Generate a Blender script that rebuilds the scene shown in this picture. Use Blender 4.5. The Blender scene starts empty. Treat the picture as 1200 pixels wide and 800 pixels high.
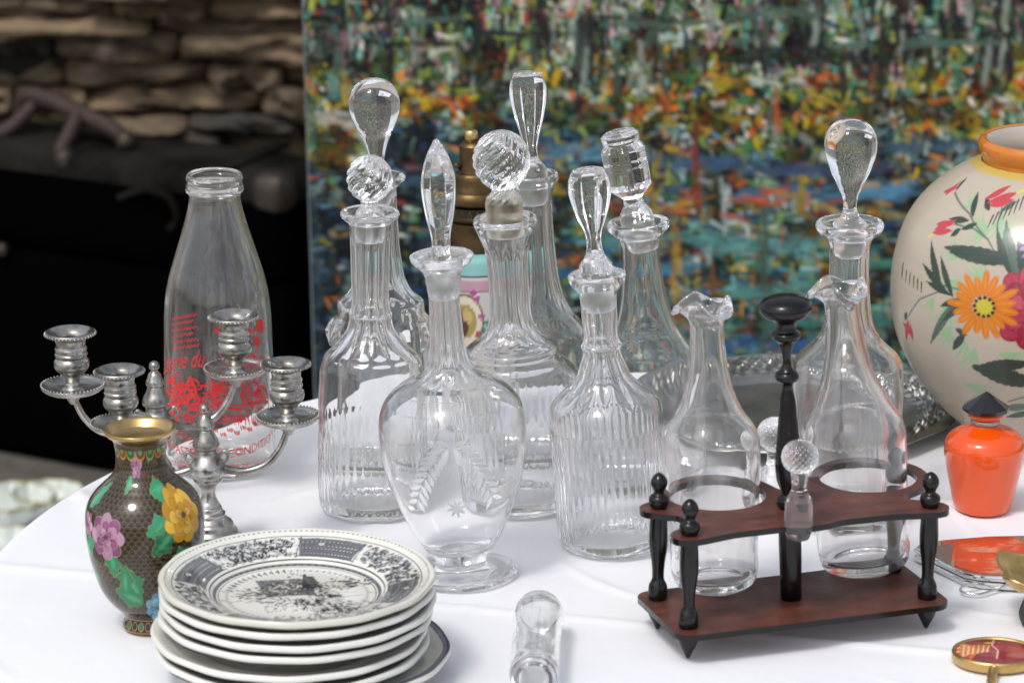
import bpy, bmesh, math, random
import numpy as np
from mathutils import Vector, Matrix, noise
from math import sin, cos, pi, radians, atan2, sqrt
random.seed(7); rng = np.random.default_rng(7)
SC = bpy.context.scene
COL = SC.collection

# ------------------------------------------------------------------ camera
PITCH = radians(16.5); FPX = 4376.0; TZ = 0.74
CAM = Vector((0.0, -3.0, TZ + 3.0 * math.tan(PITCH)))
cd = bpy.data.cameras.new('camera'); cam = bpy.data.objects.new('camera', cd); COL.objects.link(cam)
cam.location = CAM; cam.rotation_euler = (pi / 2 - PITCH, 0, 0)
cd.sensor_width = 36; cd.lens = 36 * FPX / 1200; cd.clip_end = 500; cd.clip_start = 0.05
cd.dof.use_dof = True; cd.dof.focus_distance = 2.65; cd.dof.aperture_fstop = 11.5
SC.camera = cam
# ------------------------------------------------------------------ sky, sun, exposure
SUN_EL, SUN_ROT = radians(58), radians(215)      # rotation clockwise from +Y (north)
w = bpy.data.worlds.new('World'); SC.world = w; w.use_nodes = True
nt = w.node_tree; bg = nt.nodes['Background']
sky = nt.nodes.new('ShaderNodeTexSky'); sky.sky_type = 'NISHITA'; sky.sun_disc = False
sky.sun_elevation = SUN_EL; sky.sun_rotation = SUN_ROT; sky.dust_density = 2.5; sky.air_density = 1.0
hs = nt.nodes.new('ShaderNodeHueSaturation'); hs.inputs['Saturation'].default_value = 0.42
nt.links.new(sky.outputs[0], hs.inputs['Color']); nt.links.new(hs.outputs[0], bg.inputs['Color'])
bg.inputs['Strength'].default_value = 0.145
sl = bpy.data.lights.new('sun', 'SUN'); so = bpy.data.objects.new('sun', sl); COL.objects.link(so)
sl.energy = 1.05; sl.angle = radians(12); sl.color = (1, 0.98, 0.955)
sd = Vector((sin(SUN_ROT) * cos(SUN_EL), cos(SUN_ROT) * cos(SUN_EL), sin(SUN_EL)))
so.rotation_euler = sd.to_track_quat('Z', 'Y').to_euler(); so.location = sd * 20
SC.view_settings.view_transform = 'Standard'; SC.view_settings.look = 'None'
SC.view_settings.exposure = 0.39; SC.view_settings.gamma = 1
SC.cycles.use_denoising = True
SC.cycles.max_bounces = 48; SC.cycles.transmission_bounces = 48; SC.cycles.glossy_bounces = 32
SC.cycles.diffuse_bounces = 10; SC.cycles.transparent_max_bounces = 16
SC.cycles.sample_clamp_indirect = 40; SC.cycles.blur_glossy = 0.3
SC.cycles.caustics_refractive = True; SC.cycles.caustics_reflective = True

# ------------------------------------------------------------------ measuring helpers
FWD = Vector((0, cos(PITCH), -sin(PITCH))); UP = Vector((0, sin(PITCH), cos(PITCH)))
def ray(px, py): return FWD + Vector((1, 0, 0)) * ((px - 600) / FPX) + UP * ((400 - py) / FPX)
def on_z(px, py, z=TZ):
    d = ray(px, py); return CAM + d * ((z - CAM.z) / d.z)
def on_y(px, py, y):
    d = ray(px, py); return CAM + d * ((y - CAM.y) / d.y)
def z_axis(P, py):
    k = (400 - py) / FPX; dy = P.y - CAM.y
    return CAM.z + dy * (k * cos(PITCH) - sin(PITCH)) / (cos(PITCH) + k * sin(PITCH))
def mpp(P): return (P - CAM).dot(FWD) / FPX
def prof(P, pts):
    """measured silhouette rows (row, half width, ...) -> (z, r, ...) in metres above P"""
    out = []
    for p in pts:
        z = z_axis(P, p[0]); out.append((z - P.z, p[1] * mpp(Vector((P.x, P.y, z)))) + tuple(p[2:]))
    return out

# ------------------------------------------------------------------ objects helpers
def mesh_of(name, verts, faces, smooth=True):
    me = bpy.data.meshes.new(name); me.from_pydata([tuple(v) for v in verts], [], faces)
    if smooth: me.shade_smooth()
    return me
def link(name, me, mats, parent=None, loc=None, rot=None):
    o = bpy.data.objects.new(name, me); COL.objects.link(o)
    for m in (mats if isinstance(mats, (list, tuple)) else [mats]):
        if m is not None and len(me.materials) < (len(mats) if isinstance(mats, (list, tuple)) else 1): me.materials.append(m)
    if parent: o.parent = parent
    if loc is not None: o.location = loc
    if rot is not None: o.rotation_euler = rot
    return o
def tag(o, label=None, cat=None, group=None, kind=None):
    if label: o['label'] = label
    if cat: o['category'] = cat
    if group: o['group'] = group
    if kind: o['kind'] = kind
    return o
def thing(name, label, cat, loc, rot=(0, 0, 0), group=None):
    o = bpy.data.objects.new(name, None); COL.objects.link(o); o.empty_display_size = 0.02
    o.location = loc; o.rotation_euler = rot
    return tag(o, label, cat, group)
def kids(o): return [c for c in bpy.data.objects if c.parent == o]
def copy_tree(o, parent=None):
    c = o.copy(); COL.objects.link(c)
    if parent: c.parent = parent
    for ch in kids(o): copy_tree(ch, c)
    return c
def bm_obj(name, bm, mats, parent=None, smooth=False, sharp=None, **k):
    me = bpy.data.meshes.new(name); bmesh.ops.recalc_face_normals(bm, faces=bm.faces); bm.to_mesh(me); bm.free()
    if smooth or sharp: me.shade_smooth()
    if sharp: me.set_sharp_from_angle(angle=radians(sharp))
    return link(name, me, mats, parent, **k)

# ---- lathe -------------------------------------------------------------------
def smooth_prof(pts, sub=6):
    """pts (z, r, amp, flags): Catmull-Rom through them, 'c' in flags breaks the tangent"""
    P = [(p[0], p[1], p[2] if len(p) > 2 else 0.0, p[3] if len(p) > 3 else '') for p in pts]
    out = []
    n = len(P)
    for i in range(n - 1):
        a, b = P[i], P[i + 1]
        pa = a if ('c' in a[3] or i == 0) else P[i - 1]
        pb = b if ('c' in b[3] or i == n - 2) else P[i + 2]
        L = math.hypot(b[0] - a[0], b[1] - a[1]) + 1e-9
        def tan(p, q, m, LL):       # finite-difference tangent scaled to this segment, limited
            l1 = math.hypot(m[0] - p[0], m[1] - p[1]) + 1e-9; l2 = math.hypot(q[0] - m[0], q[1] - m[1]) + 1e-9
            return [((m[k] - p[k]) / l1 * l2 + (q[k] - m[k]) / l2 * l1) / (l1 + l2) * LL for k in (0, 1)]
        ta = [b[0] - a[0], b[1] - a[1]] if pa is a else tan(pa, b, a, L)
        tb = [b[0] - a[0], b[1] - a[1]] if pb is b else tan(a, pb, b, L)
        for j in range(sub):
            t = j / sub; h1 = 2 * t**3 - 3 * t**2 + 1; h2 = t**3 - 2 * t**2 + t; h3 = -2 * t**3 + 3 * t**2; h4 = t**3 - t**2
            z = h1 * a[0] + h2 * ta[0] + h3 * b[0] + h4 * tb[0]; r = h1 * a[1] + h2 * ta[1] + h3 * b[1] + h4 * tb[1]
            out.append((z, max(r, 1e-5), a[2] * (1 - t) + b[2] * t, a[3] if j == 0 or 'x' in a[3] and 'x' in b[3] else ''))
    out.append((P[-1][0], max(P[-1][1], 1e-5), P[-1][2], P[-1][3]))
    return out
def modf(kind, n, th):
    if kind == 'flute': return np.abs(np.sin(n * th / 2))
    if kind == 'rib': return 0.5 - 0.5 * np.cos(n * th)
    if kind == 'bump': return -np.clip(np.cos(n * th), 0, 1) ** 0.7
    if kind == 'panel':
        ph = (th + pi / n) % (2 * pi / n) - pi / n
        return (1 - cos(pi / n) / np.cos(ph)) / (1 - cos(pi / n))
    if kind == 'lobe': return -np.cos(n * th)
    return th * 0
def rings(prof_, seg, zones=None, twist=0, zamp=None):
    """prof_: list (z,r,amp,flags). zones: [(kind,n)] one, or list with z limits (z0,z1,kind,n)"""
    th = np.linspace(0, 2 * pi, seg, endpoint=False)
    V = np.zeros((len(prof_), seg, 3))
    for i, (z, r, a, f) in enumerate(prof_):
        kind, n = None, 1
        for (z0, z1, k_, n_) in (zones or []):
            if z0 <= z <= z1: kind, n = k_, n_
        m = modf(kind, n, th + twist * z) if kind and a else 0
        rr = r * (1 - a * m)
        V[i, :, 0] = rr * np.cos(th); V[i, :, 1] = rr * np.sin(th); V[i, :, 2] = z
        if zamp and zamp(i) : V[i, :, 2] += zamp(i) * -modf('lobe', n, th)
    return V
def grid_mesh(name, V, cap0=True, cap1=True, close=False, matf=None):
    nr, seg, _ = V.shape
    verts = V.reshape(-1, 3)
    i = np.arange(nr - 1)[:, None] * seg; j = np.arange(seg)[None, :]; j2 = (j + 1) % seg
    q = np.stack([i + j, i + j2, i + seg + j2, i + seg + j], -1).reshape(-1, 4)
    faces = q.tolist()
    vl = verts.tolist()
    if cap0: vl.append([float(V[0, :, k].mean()) for k in range(3)]); c = len(vl) - 1; faces += [[(k + 1) % seg, k, c] for k in range(seg)]
    if cap1:
        vl.append([float(V[-1, :, k].mean()) for k in range(3)]); c = len(vl) - 1; b = (nr - 1) * seg
        faces += [[b + k, b + (k + 1) % seg, c] for k in range(seg)]
    me = mesh_of(name, vl, faces)
    if matf is not None:
        mi = np.zeros(len(faces), dtype=np.int32); mi[:len(q)] = np.repeat(np.array([matf(k) for k in range(nr - 1)]), seg)
        mi[len(q):] = [matf(0)] * (seg if cap0 else 0) + [matf(nr - 2)] * (seg if cap1 else 0)
        me.polygons.foreach_set('material_index', mi)
    return me
def lathe(name, pts, mats, parent, seg=64, zones=None, twist=0, sub=5, sharp=None, matf=None, caps=(True, True), **k):
    P = smooth_prof(pts, sub)
    me = grid_mesh(name, rings(P, seg, zones, twist), caps[0], caps[1], matf=(lambda i: matf(P[i][0])) if matf else None)
    if sharp: me.set_sharp_from_angle(angle=radians(sharp))
    o = link(name, me, mats, parent, **k); return o
def vessel(name, pts, mats, parent, t=0.003, floor=0.008, seg=96, zones=None, sub=6, zl=None, punt=0.0015, **k):
    """hollow glass: outer wall up, over the lip, inner wall down, closed floor; one watertight mesh"""
    out = smooth_prof(pts, sub)
    n = len(out)
    N = []
    for i in range(n):
        a = out[max(i - 1, 0)]; b = out[min(i + 1, n - 1)]
        dz, dr = b[0] - a[0], b[1] - a[1]; l = math.hypot(dz, dr) + 1e-9
        N.append((-dr / l, dz / l))          # outward normal (z, r)
    inner = []
    for i, p in enumerate(out):
        if 'x' in p[3]: continue
        z, r = p[0] - N[i][0] * t, p[1] - N[i][1] * t
        if z < floor or r < 0.002: continue
        inner.append((z, r, 0, ''))
    # keep heights rising so that the inner wall never folds
    clean = []
    for q in inner:
        if clean and q[0] <= clean[-1][0] + 1e-5: continue
        clean.append(q)
    ir = clean[0][1]
    fl = [(floor - 0.0006, ir * 0.35, 0, ''), (floor, ir * 0.75, 0, ''), (floor + 0.0012, ir * 0.95, 0, '')]
    clean = [q for q in clean if q[0] > floor + 0.002]
    # rounded lip
    ztop, rtop = out[-1][0], out[-1][1]
    zi = clean[-1][1]
    bowl = [(punt, out[0][1] * 0.4, 0, ''), (punt * 0.6, out[0][1] * 0.8, 0, '')]
    full = bowl + out + list(reversed(clean)) + list(reversed(fl))
    nb = len(bowl) + len(out)
    za = None
    if zl: za = lambda i: zl[1] if nb - zl[0] <= i < nb + 2 else 0
    V = rings(full, seg, zones, 0, za)
    me = grid_mesh(name, V)
    return link(name, me, mats, parent, **k)
def tube(name, pts, rad, mats, parent, seg=12, sub=8, **k):
    P = [Vector(p) for p in pts]; C = []
    for i in range(len(P) - 1):
        p0, p1, p2, p3 = P[max(i - 1, 0)], P[i], P[i + 1], P[min(i + 2, len(P) - 1)]
        for j in range(sub):
            t = j / sub
            C.append(0.5 * ((2 * p1) + (p2 - p0) * t + (2 * p0 - 5 * p1 + 4 * p2 - p3) * t * t + (3 * p1 - p0 - 3 * p2 + p3) * t**3))
    C.append(P[-1]); V = np.zeros((len(C), seg, 3)); ref = Vector((0.13, 0.97, 0.2))
    for i, c in enumerate(C):
        d = (C[min(i + 1, len(C) - 1)] - C[max(i - 1, 0)]).normalized()
        s = d.cross(ref).normalized(); u = s.cross(d)
        r = rad(i / (len(C) - 1)) if callable(rad) else rad
        for q in range(seg):
            a = 2 * pi * q / seg; V[i, q] = c + (s * cos(a) + u * sin(a)) * r
    return link(name, grid_mesh(name, V), mats, parent, **k)

# ------------------------------------------------------------------ materials
def lin(h):
    h = h.lstrip('#'); c = [int(h[i:i + 2], 16) / 255 for i in (0, 2, 4)]
    return tuple(x / 12.92 if x <= 0.04045 else ((x + 0.055) / 1.055) ** 2.4 for x in c)
def mat(name, col, rough=0.5, metal=0.0, trans=0.0, ior=1.5, coat=0.0, spec=0.5, bump=None, var=None, attr=None, rvar=None, sheen=0, sss=0):
    """bump=(scale, distance, detail); var=(colour2, scale, lo, hi[, stretch]); rvar=(rough2, scale)"""
    m = bpy.data.materials.new(name); m.use_nodes = True; T = m.node_tree; N = T.nodes; L = T.links
    b = N['Principled BSDF']; I = b.inputs
    I['Base Color'].default_value = (*col, 1); I['Roughness'].default_value = rough; I['Metallic'].default_value = metal
    I['Transmission Weight'].default_value = trans; I['IOR'].default_value = ior; I['Coat Weight'].default_value = coat
    I['Coat Roughness'].default_value = 0.04; I['Specular IOR Level'].default_value = spec
    I['Sheen Weight'].default_value = sheen
    tc = N.new('ShaderNodeTexCoord')
    csock = None
    if attr:
        a = N.new('ShaderNodeAttribute'); a.attribute_name = attr; csock = a.outputs['Color']
    if var:
        tx = N.new('ShaderNodeTexNoise'); tx.inputs['Scale'].default_value = var[1]; tx.inputs['Detail'].default_value = 8; tx.inputs['Roughness'].default_value = 0.65
        mp = N.new('ShaderNodeMapping'); L.new(tc.outputs['Object'], mp.inputs[0]); L.new(mp.outputs[0], tx.inputs['Vector'])
        if len(var) > 4: mp.inputs['Scale'].default_value = var[4]
        rp = N.new('ShaderNodeMapRange'); rp.inputs[1].default_value = var[2]; rp.inputs[2].default_value = var[3]; L.new(tx.outputs[0], rp.inputs[0])
        mx = N.new('ShaderNodeMix'); mx.data_type = 'RGBA'; L.new(rp.outputs[0], mx.inputs[0])
        if csock: L.new(csock, mx.inputs[6])
        else: mx.inputs[6].default_value = (*col, 1)
        mx.inputs[7].default_value = (*var[0], 1); csock = mx.outputs[2]
    if csock: L.new(csock, I['Base Color'])
    if rvar:
        tx = N.new('ShaderNodeTexNoise'); tx.inputs['Scale'].default_value = rvar[1]; tx.inputs['Detail'].default_value = 5
        L.new(tc.outputs['Object'], tx.inputs['Vector'])
        rp = N.new('ShaderNodeMapRange'); rp.inputs[1].default_value = 0.4; rp.inputs[2].default_value = 0.65
        rp.inputs[3].default_value = rough; rp.inputs[4].default_value = rvar[0]; L.new(tx.outputs[0], rp.inputs[0]); L.new(rp.outputs[0], I['Roughness'])
    if bump:
        tx = N.new('ShaderNodeTexNoise'); tx.inputs['Scale'].default_value = bump[0]; tx.inputs['Detail'].default_value = bump[2] if len(bump) > 2 else 3
        L.new(tc.outputs['Object'], tx.inputs['Vector'])
        bp = N.new('ShaderNodeBump'); bp.inputs['Distance'].default_value = bump[1]; bp.inputs['Strength'].default_value = 1
        L.new(tx.outputs[0], bp.inputs['Height']); L.new(bp.outputs[0], I['Normal'])
    return m
M = {}
M['glass'] = mat('clear_glass', (1, 1, 1), 0.0, trans=0.962, ior=1.47, bump=(30, 0.00035, 2))
M['old_glass'] = mat('seeded_glass', (1, 0.99, 0.985), 0.0, trans=0.94, ior=1.47, bump=(26, 0.0009, 2), rvar=(0.06, 14))
M['frost'] = mat('ground_glass', (0.95, 0.95, 0.94), 0.28, trans=1, ior=1.5)
M['amber_frost'] = mat('yellowed_ground_glass', (0.86, 0.78, 0.62), 0.3, trans=1, ior=1.5)
M['silver'] = mat('silver', (0.50, 0.48, 0.44), 0.23, metal=1, var=((0.14, 0.13, 0.11), 45, 0.45, 0.68), rvar=(0.38, 70), bump=(140, 0.0002))
M['pewter'] = mat('tarnished_silver', (0.42, 0.41, 0.37), 0.32, metal=1, var=((0.17, 0.17, 0.15), 30, 0.45, 0.72), rvar=(0.4, 60), bump=(90, 0.0003))
M['chrome'] = mat('chrome', (0.75, 0.75, 0.74), 0.07, metal=1, rvar=(0.18, 40))
M['gold'] = mat('gilt_metal', (0.62, 0.42, 0.16), 0.3, metal=1, var=((0.33, 0.2, 0.07), 50, 0.5, 0.7), rvar=(0.45, 60))
M['brass'] = mat('old_brass', (0.17, 0.11, 0.05), 0.4, metal=1, var=((0.07, 0.045, 0.025), 40, 0.4, 0.7), rvar=(0.5, 60))
M['rimbrass'] = mat('polished_brass', (0.66, 0.46, 0.2), 0.3, metal=1, var=((0.45, 0.3, 0.12), 50, 0.45, 0.7))
M['ebony'] = mat('black_lacquered_wood', (0.0035, 0.003, 0.003), 0.16, coat=0.0, spec=0.45, rvar=(0.26, 60), var=((0.02, 0.013, 0.01), 120, 0.68, 0.85))
M['redwood'] = mat('red_lacquered_wood', (0.15, 0.042, 0.026), 0.4, coat=0.1, var=((0.035, 0.015, 0.011), 22, 0.32, 0.72, (1.5, 5, 5)), rvar=(0.6, 40), bump=(200, 0.0002))
M['cloth'] = mat('white_cotton', (0.80, 0.80, 0.815), 0.85, spec=0.2, sheen=0.1, bump=(9, 0.0035, 4), var=((0.76, 0.765, 0.79), 5, 0.4, 0.7))
M['china'] = mat('cream_china', (0.74, 0.73, 0.67), 0.12, coat=0.3, var=((0.64, 0.60, 0.50), 18, 0.55, 0.8))
M['navychina'] = mat('navy_line_and_gap_shade', (0.05, 0.05, 0.09), 0.15, coat=0.3)  # navy rim band, and the painted shade between stacked plates
M['china_paint'] = mat('transfer_printed_china', (0.78, 0.76, 0.70), 0.1, attr='Col', coat=0.4)
M['enamel_paint'] = mat('cloisonne_enamel', (0.1, 0.1, 0.1), 0.12, attr='Col', coat=0.3, bump=(150, 0.0002))
M['faience'] = mat('painted_faience', (0.6, 0.55, 0.5), 0.25, attr='Col', coat=0.15, bump=(20, 0.0008, 2))
M['orange'] = mat('orange_glass', (0.80, 0.085, 0.003), 0.05, coat=0.6, rvar=(0.1, 20))
M['jet'] = mat('black_glass', (0.004, 0.004, 0.005), 0.03, coat=0.5)
M['redprint'] = mat('red_enamel_print', (0.72, 0.025, 0.03), 0.3, var=((0.80, 0.06, 0.05), 200, 0.5, 0.7))
M['paint'] = mat('oil_paint', (0.2, 0.2, 0.2), 0.55, spec=0.2, attr='Col', bump=(220, 0.0015))
M['canvas'] = mat('raw_canvas_edge', (0.14, 0.16, 0.16), 0.8, var=((0.10, 0.13, 0.14), 20, 0.45, 0.6))
M['softwood'] = mat('pale_wood', (0.35, 0.22, 0.12), 0.6, var=((0.2, 0.12, 0.06), 12, 0.4, 0.7, (1, 1, 8)))
M['stoneA'] = mat('brown_schist', (0.215, 0.150, 0.086), 0.85, var=((0.06, 0.05, 0.038), 14, 0.35, 0.7, (1, 1, 3)), bump=(35, 0.012, 8))
M['stoneB'] = mat('grey_schist', (0.055, 0.044, 0.031), 0.85, var=((0.035, 0.033, 0.028), 12, 0.35, 0.7, (1, 1, 3)), bump=(35, 0.012, 8))
M['stoneC'] = mat('ochre_schist', (0.27, 0.19, 0.11), 0.85, var=((0.09, 0.065, 0.04), 12, 0.35, 0.75, (1, 1, 3)), bump=(35, 0.012, 8))
M['gap'] = mat('dark_earth_joint', (0.018, 0.014, 0.010), 0.95)
M['ground'] = mat('earthy_paving', (0.12, 0.105, 0.085), 0.9, var=((0.06, 0.055, 0.045), 6, 0.4, 0.7), bump=(12, 0.02, 8))
M['bounce_ground'] = mat('pale_bounce_ground', (0.42, 0.40, 0.36), 0.85, var=((0.30, 0.28, 0.25), 4, 0.4, 0.7), bump=(8, 0.01, 8))
M['trunk'] = mat('black_leathercloth', (0.0012, 0.0011, 0.0011), 0.9, spec=0.0, bump=(90, 0.002, 5), var=((0.004, 0.0035, 0.003), 8, 0.6, 0.85))
M['trunktop'] = mat('lit_black_leathercloth', (0.018, 0.016, 0.013), 0.8, spec=0.05, bump=(40, 0.006, 5), var=((0.004, 0.0035, 0.003), 9, 0.4, 0.62))  # paler copy of the cloth: the lid top's lit grey is in the colour
M['leather'] = mat('reddish_leather', (0.026, 0.014, 0.010), 0.7, bump=(60, 0.002), var=((0.035, 0.016, 0.012), 30, 0.4, 0.7))
M['iron'] = mat('worn_iron', (0.055, 0.045, 0.035), 0.5, metal=0.6, var=((0.03, 0.024, 0.02), 30, 0.4, 0.7))
M['paleceladon'] = mat('pale_celadon_porcelain', (0.62, 0.66, 0.60), 0.15, coat=0.3, var=((0.5, 0.55, 0.5), 25, 0.4, 0.7))
M['giltline'] = mat('worn_gilt_line', (0.30, 0.26, 0.10), 0.4, metal=0.5)
M['turq'] = mat('turquoise_porcelain', (0.22, 0.60, 0.58), 0.12, attr='Col', coat=0.4)
M['engrave'] = mat('wheel_engraving', (0.95, 0.96, 0.96), 0.3, trans=0.93, ior=1.3)
M['panel'] = mat('orange_enamel_panel', (0.62, 0.07, 0.018), 0.3, coat=0.4, var=((0.66, 0.33, 0.2), 45, 0.52, 0.66, (1, 2, 1)))
M['greytin'] = mat('brushed_tin', (0.42, 0.41, 0.37), 0.38, metal=1, rvar=(0.5, 60))
M['oval_paint'] = mat('painted_enamel_oval', (0.4, 0.1, 0.1), 0.15, attr='Col', coat=0.5)
M['aged'] = mat('dull_metal', (0.08, 0.08, 0.08), 0.4, metal=0.8)

# ------------------------------------------------------------------ colour painting on dense meshes
class Canvas:
    def __init__(s, w, h, col):
        s.w, s.h = int(w), int(h); s.a = np.ones((s.h, s.w, 3), np.float32) * np.array(lin(col) if isinstance(col, str) else col, np.float32)
        s.z = np.zeros((s.h, s.w), np.float32)
    def _win(s, x0, y0, x1, y1):
        x0, y0, x1, y1 = max(int(x0) - 1, 0), max(int(y0) - 1, 0), min(int(x1) + 2, s.w), min(int(y1) + 2, s.h)
        if x1 <= x0 or y1 <= y0: return None
        Y, X = np.mgrid[y0:y1, x0:x1].astype(np.float32); return x0, y0, x1, y1, X, Y
    def _put(s, wn, d, col, soft=1.0, op=1.0, h=0):
        x0, y0, x1, y1 = wn[:4]; m = np.clip(0.5 - d / soft, 0, 1) * op
        c = np.array(lin(col) if isinstance(col, str) else col, np.float32)
        s.a[y0:y1, x0:x1] = s.a[y0:y1, x0:x1] * (1 - m[..., None]) + c * m[..., None]
        if h: s.z[y0:y1, x0:x1] = s.z[y0:y1, x0:x1] * (1 - m) + h * m
    def ell(s, cx, cy, rx, ry, ang=0, col='#000000', soft=1.2, op=1, h=0, taper=0):
        R = max(rx, ry) * 1.1 + 2; wn = s._win(cx - R, cy - R, cx + R, cy + R)
        if wn is None: return
        c, n = cos(ang), sin(ang); u = (wn[4] - cx) * c + (wn[5] - cy) * n; v = -(wn[4] - cx) * n + (wn[5] - cy) * c
        ryy = ry * (1 - taper * u / max(rx, 1e-6)) if taper else ry
        k = np.sqrt((u / rx) ** 2 + (v / np.maximum(ryy, 0.1)) ** 2) - 1
        s._put(wn, k * min(rx, ry), col, soft, op, h)
    def seg(s, x0, y0, x1, y1, w0, w1, col, soft=1.2, op=1, h=0):
        R = max(w0, w1) + 1; wn = s._win(min(x0, x1) - R, min(y0, y1) - R, max(x0, x1) + R, max(y0, y1) + R)
        if wn is None: return
        dx, dy = x1 - x0, y1 - y0; L2 = dx * dx + dy * dy + 1e-6
        t = np.clip(((wn[4] - x0) * dx + (wn[5] - y0) * dy) / L2, 0, 1)
        d = np.hypot(wn[4] - x0 - t * dx, wn[5] - y0 - t * dy) - (w0 + (w1 - w0) * t)
        s._put(wn, d, col, soft, op, h)
    def line(s, pts, wd, col, soft=1.2, op=1, taper=False):
        n = len(pts) - 1
        for i in range(n):
            a = wd * (1 - i / n) + 0.3 if taper else wd; b = wd * (1 - (i + 1) / n) + 0.3 if taper else wd
            s.seg(*pts[i], *pts[i + 1], a, b, col, soft, op)
    def leaf(s, x, y, L, W, ang, col, vein=None, edge=None, lobes=0):
        """pointed leaf from (x,y) along ang"""
        def body(WW, LL, c, off):
            n = 9
            for i in range(n):
                t = (i + 0.5) / n; w_ = WW * sin(pi * min(1, t * 0.95 + 0.05)) ** 0.8 * (1 + (0.22 * sin(t * lobes * pi * 2) if lobes else 0))
                s.ell(x + cos(ang) * LL * t, y + sin(ang) * LL * t, LL / n * 1.1, max(w_, 0.4), ang, c)
        if edge: body(W + 1.1, L + 1.5, edge, 0)
        body(W, L, col, 0)
        if vein: s.line([(x, y), (x + cos(ang) * L * .9, y + sin(ang) * L * .9)], 0.5, vein)
    def sample(s, X, Y):
        X = np.clip(X, 0, s.w - 1.001); Y = np.clip(Y, 0, s.h - 1.001); i = X.astype(int); j = Y.astype(int); fx = (X - i)[..., None]; fy = (Y - j)[..., None]
        a = s.a; return (a[j, i] * (1 - fx) + a[j, i + 1] * fx) * (1 - fy) + (a[j + 1, i] * (1 - fx) + a[j + 1, i + 1] * fx) * fy
def put_col(me, cols):
    at = me.color_attributes.new('Col', 'FLOAT_COLOR', 'POINT'); n = len(me.vertices)
    c = np.ones((n, 4), np.float32); c[:len(cols), :3] = cols.reshape(-1, 3)[:n]
    if len(cols) < n: c[len(cols):, :3] = cols[-1]
    at.data.foreach_set('color', c.ravel())

def dust_haze(m, lo, hi, sc):  # dust film in patches, its whiteness also standing in for light in the glass
    T = m.node_tree; N = T.nodes; L = T.links; b = N['Principled BSDF']; tc = N.new('ShaderNodeTexCoord'); mp = N.new('ShaderNodeMapping'); mp.inputs['Scale'].default_value = (1, 1, .35)
    tx = N.new('ShaderNodeTexNoise'); tx.inputs['Scale'].default_value = sc; tx.inputs['Detail'].default_value = 6; rp = N.new('ShaderNodeMapRange')
    rp.inputs[1].default_value = .4; rp.inputs[2].default_value = .68; rp.inputs[3].default_value = hi; rp.inputs[4].default_value = lo
    L.new(tc.outputs['Object'], mp.inputs[0]); L.new(mp.outputs[0], tx.inputs['Vector']); L.new(tx.outputs[0], rp.inputs[0]); L.new(rp.outputs[0], b.inputs['Transmission Weight'])
M['milkglass'] = mat('worn_bottle_glass', (1, 0.985, 0.965), 0.0, trans=1, ior=1.5, bump=(22, 0.0012, 2))
dust_haze(M['glass'], .955, 1.0, 30); dust_haze(M['old_glass'], .90, .99, 26); dust_haze(M['milkglass'], .93, .998, 24)
# =================================================================== SETTING
def plane_sheet(name, x0, x1, y0, y1, z, nx, ny, m, f=None, kind='structure'):
    xs = np.linspace(x0, x1, nx); ys = np.linspace(y0, y1, ny); vs = []; fs = []
    for y in ys:
        for x in xs: vs.append((x, y, z + (f(x, y) if f else 0)))
    for j in range(ny - 1):
        for i in range(nx - 1):
            a = j * nx + i; fs.append((a, a + 1, a + nx + 1, a + nx))
    return tag(link(name, mesh_of(name, vs, fs), m), kind=kind)
ground = plane_sheet('ground', -60, 60, -60, 60, 0, 2, 2, M['ground'])

bounce_ground = plane_sheet('bounce_ground', -40, 40, -40, 0.95, 0.004, 2, 2, M['bounce_ground'])  # unseen pale ground sheet added to throw light up into the glass
# ---- dry-stone wall, stone by stone ----
wall = thing('stone_wall', 'dark dry stone wall of thin brown courses behind the trunk', 'wall', (0, 2.42, 0))
def stone_bm(bm, x0, x1, z0, z1, dep, seed):
    rs = random.Random(seed); nx = 9; nz = 4; ny = 2; cx, cz = (x0 + x1) / 2, (z0 + z1) / 2; hx, hz = (x1 - x0) / 2, (z1 - z0) / 2
    nv = {}
    def V(i, j, k):
        if (i, j, k) in nv: return nv[i, j, k]
        u, v, q = i / nx * 2 - 1, k / nz * 2 - 1, j / ny
        ru = (1 - 0.05 * abs(v) ** 3 * (1 if j == 0 else .3)); rv = (1 - 0.12 * abs(u) ** 5) * (1 + .55 * noise.noise(Vector((u * 2.2 + seed * 1.7, v * .8, 3))) + .25 * noise.noise(Vector((u * 7 + seed, v, 9))))
        o = noise.noise(Vector((cx * 9 + u * 1.3, cz * 30 + v, seed * .37)))
        x = cx + u * hx * ru; z = cz + v * hz * rv + (0.18 * hz * noise.noise(Vector((u * 2 + seed, v, 0))))
        y = -0.5 * dep * (1 - q) * 1.0 + (0.04 * o + .035 * noise.noise(Vector((u * 5 + seed, v * 2.2, seed))) if j == 0 else 0) + (0.008 * (abs(u) ** 8 + abs(v) ** 6) if j == 0 else 0) + q * 0.06
        nv[i, j, k] = bm.verts.new((x, y, z)); return nv[i, j, k]
    for i in range(nx):
        for k in range(nz): bm.faces.new((V(i, 0, k), V(i + 1, 0, k), V(i + 1, 0, k + 1), V(i, 0, k + 1)))
    for j in range(ny):
        for i in range(nx):
            bm.faces.new((V(i, j, 0), V(i, j + 1, 0), V(i + 1, j + 1, 0), V(i + 1, j, 0)))
            bm.faces.new((V(i, j, nz), V(i + 1, j, nz), V(i + 1, j + 1, nz), V(i, j + 1, nz)))
        for k in range(nz):
            bm.faces.new((V(0, j, k), V(0, j, k + 1), V(0, j + 1, k + 1), V(0, j + 1, k)))
            bm.faces.new((V(nx, j, k), V(nx, j + 1, k), V(nx, j + 1, k + 1), V(nx, j, k + 1)))
rest = [bmesh.new(), bmesh.new()]; zc = 0.0; rs = random.Random(11); sid = 0
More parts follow.
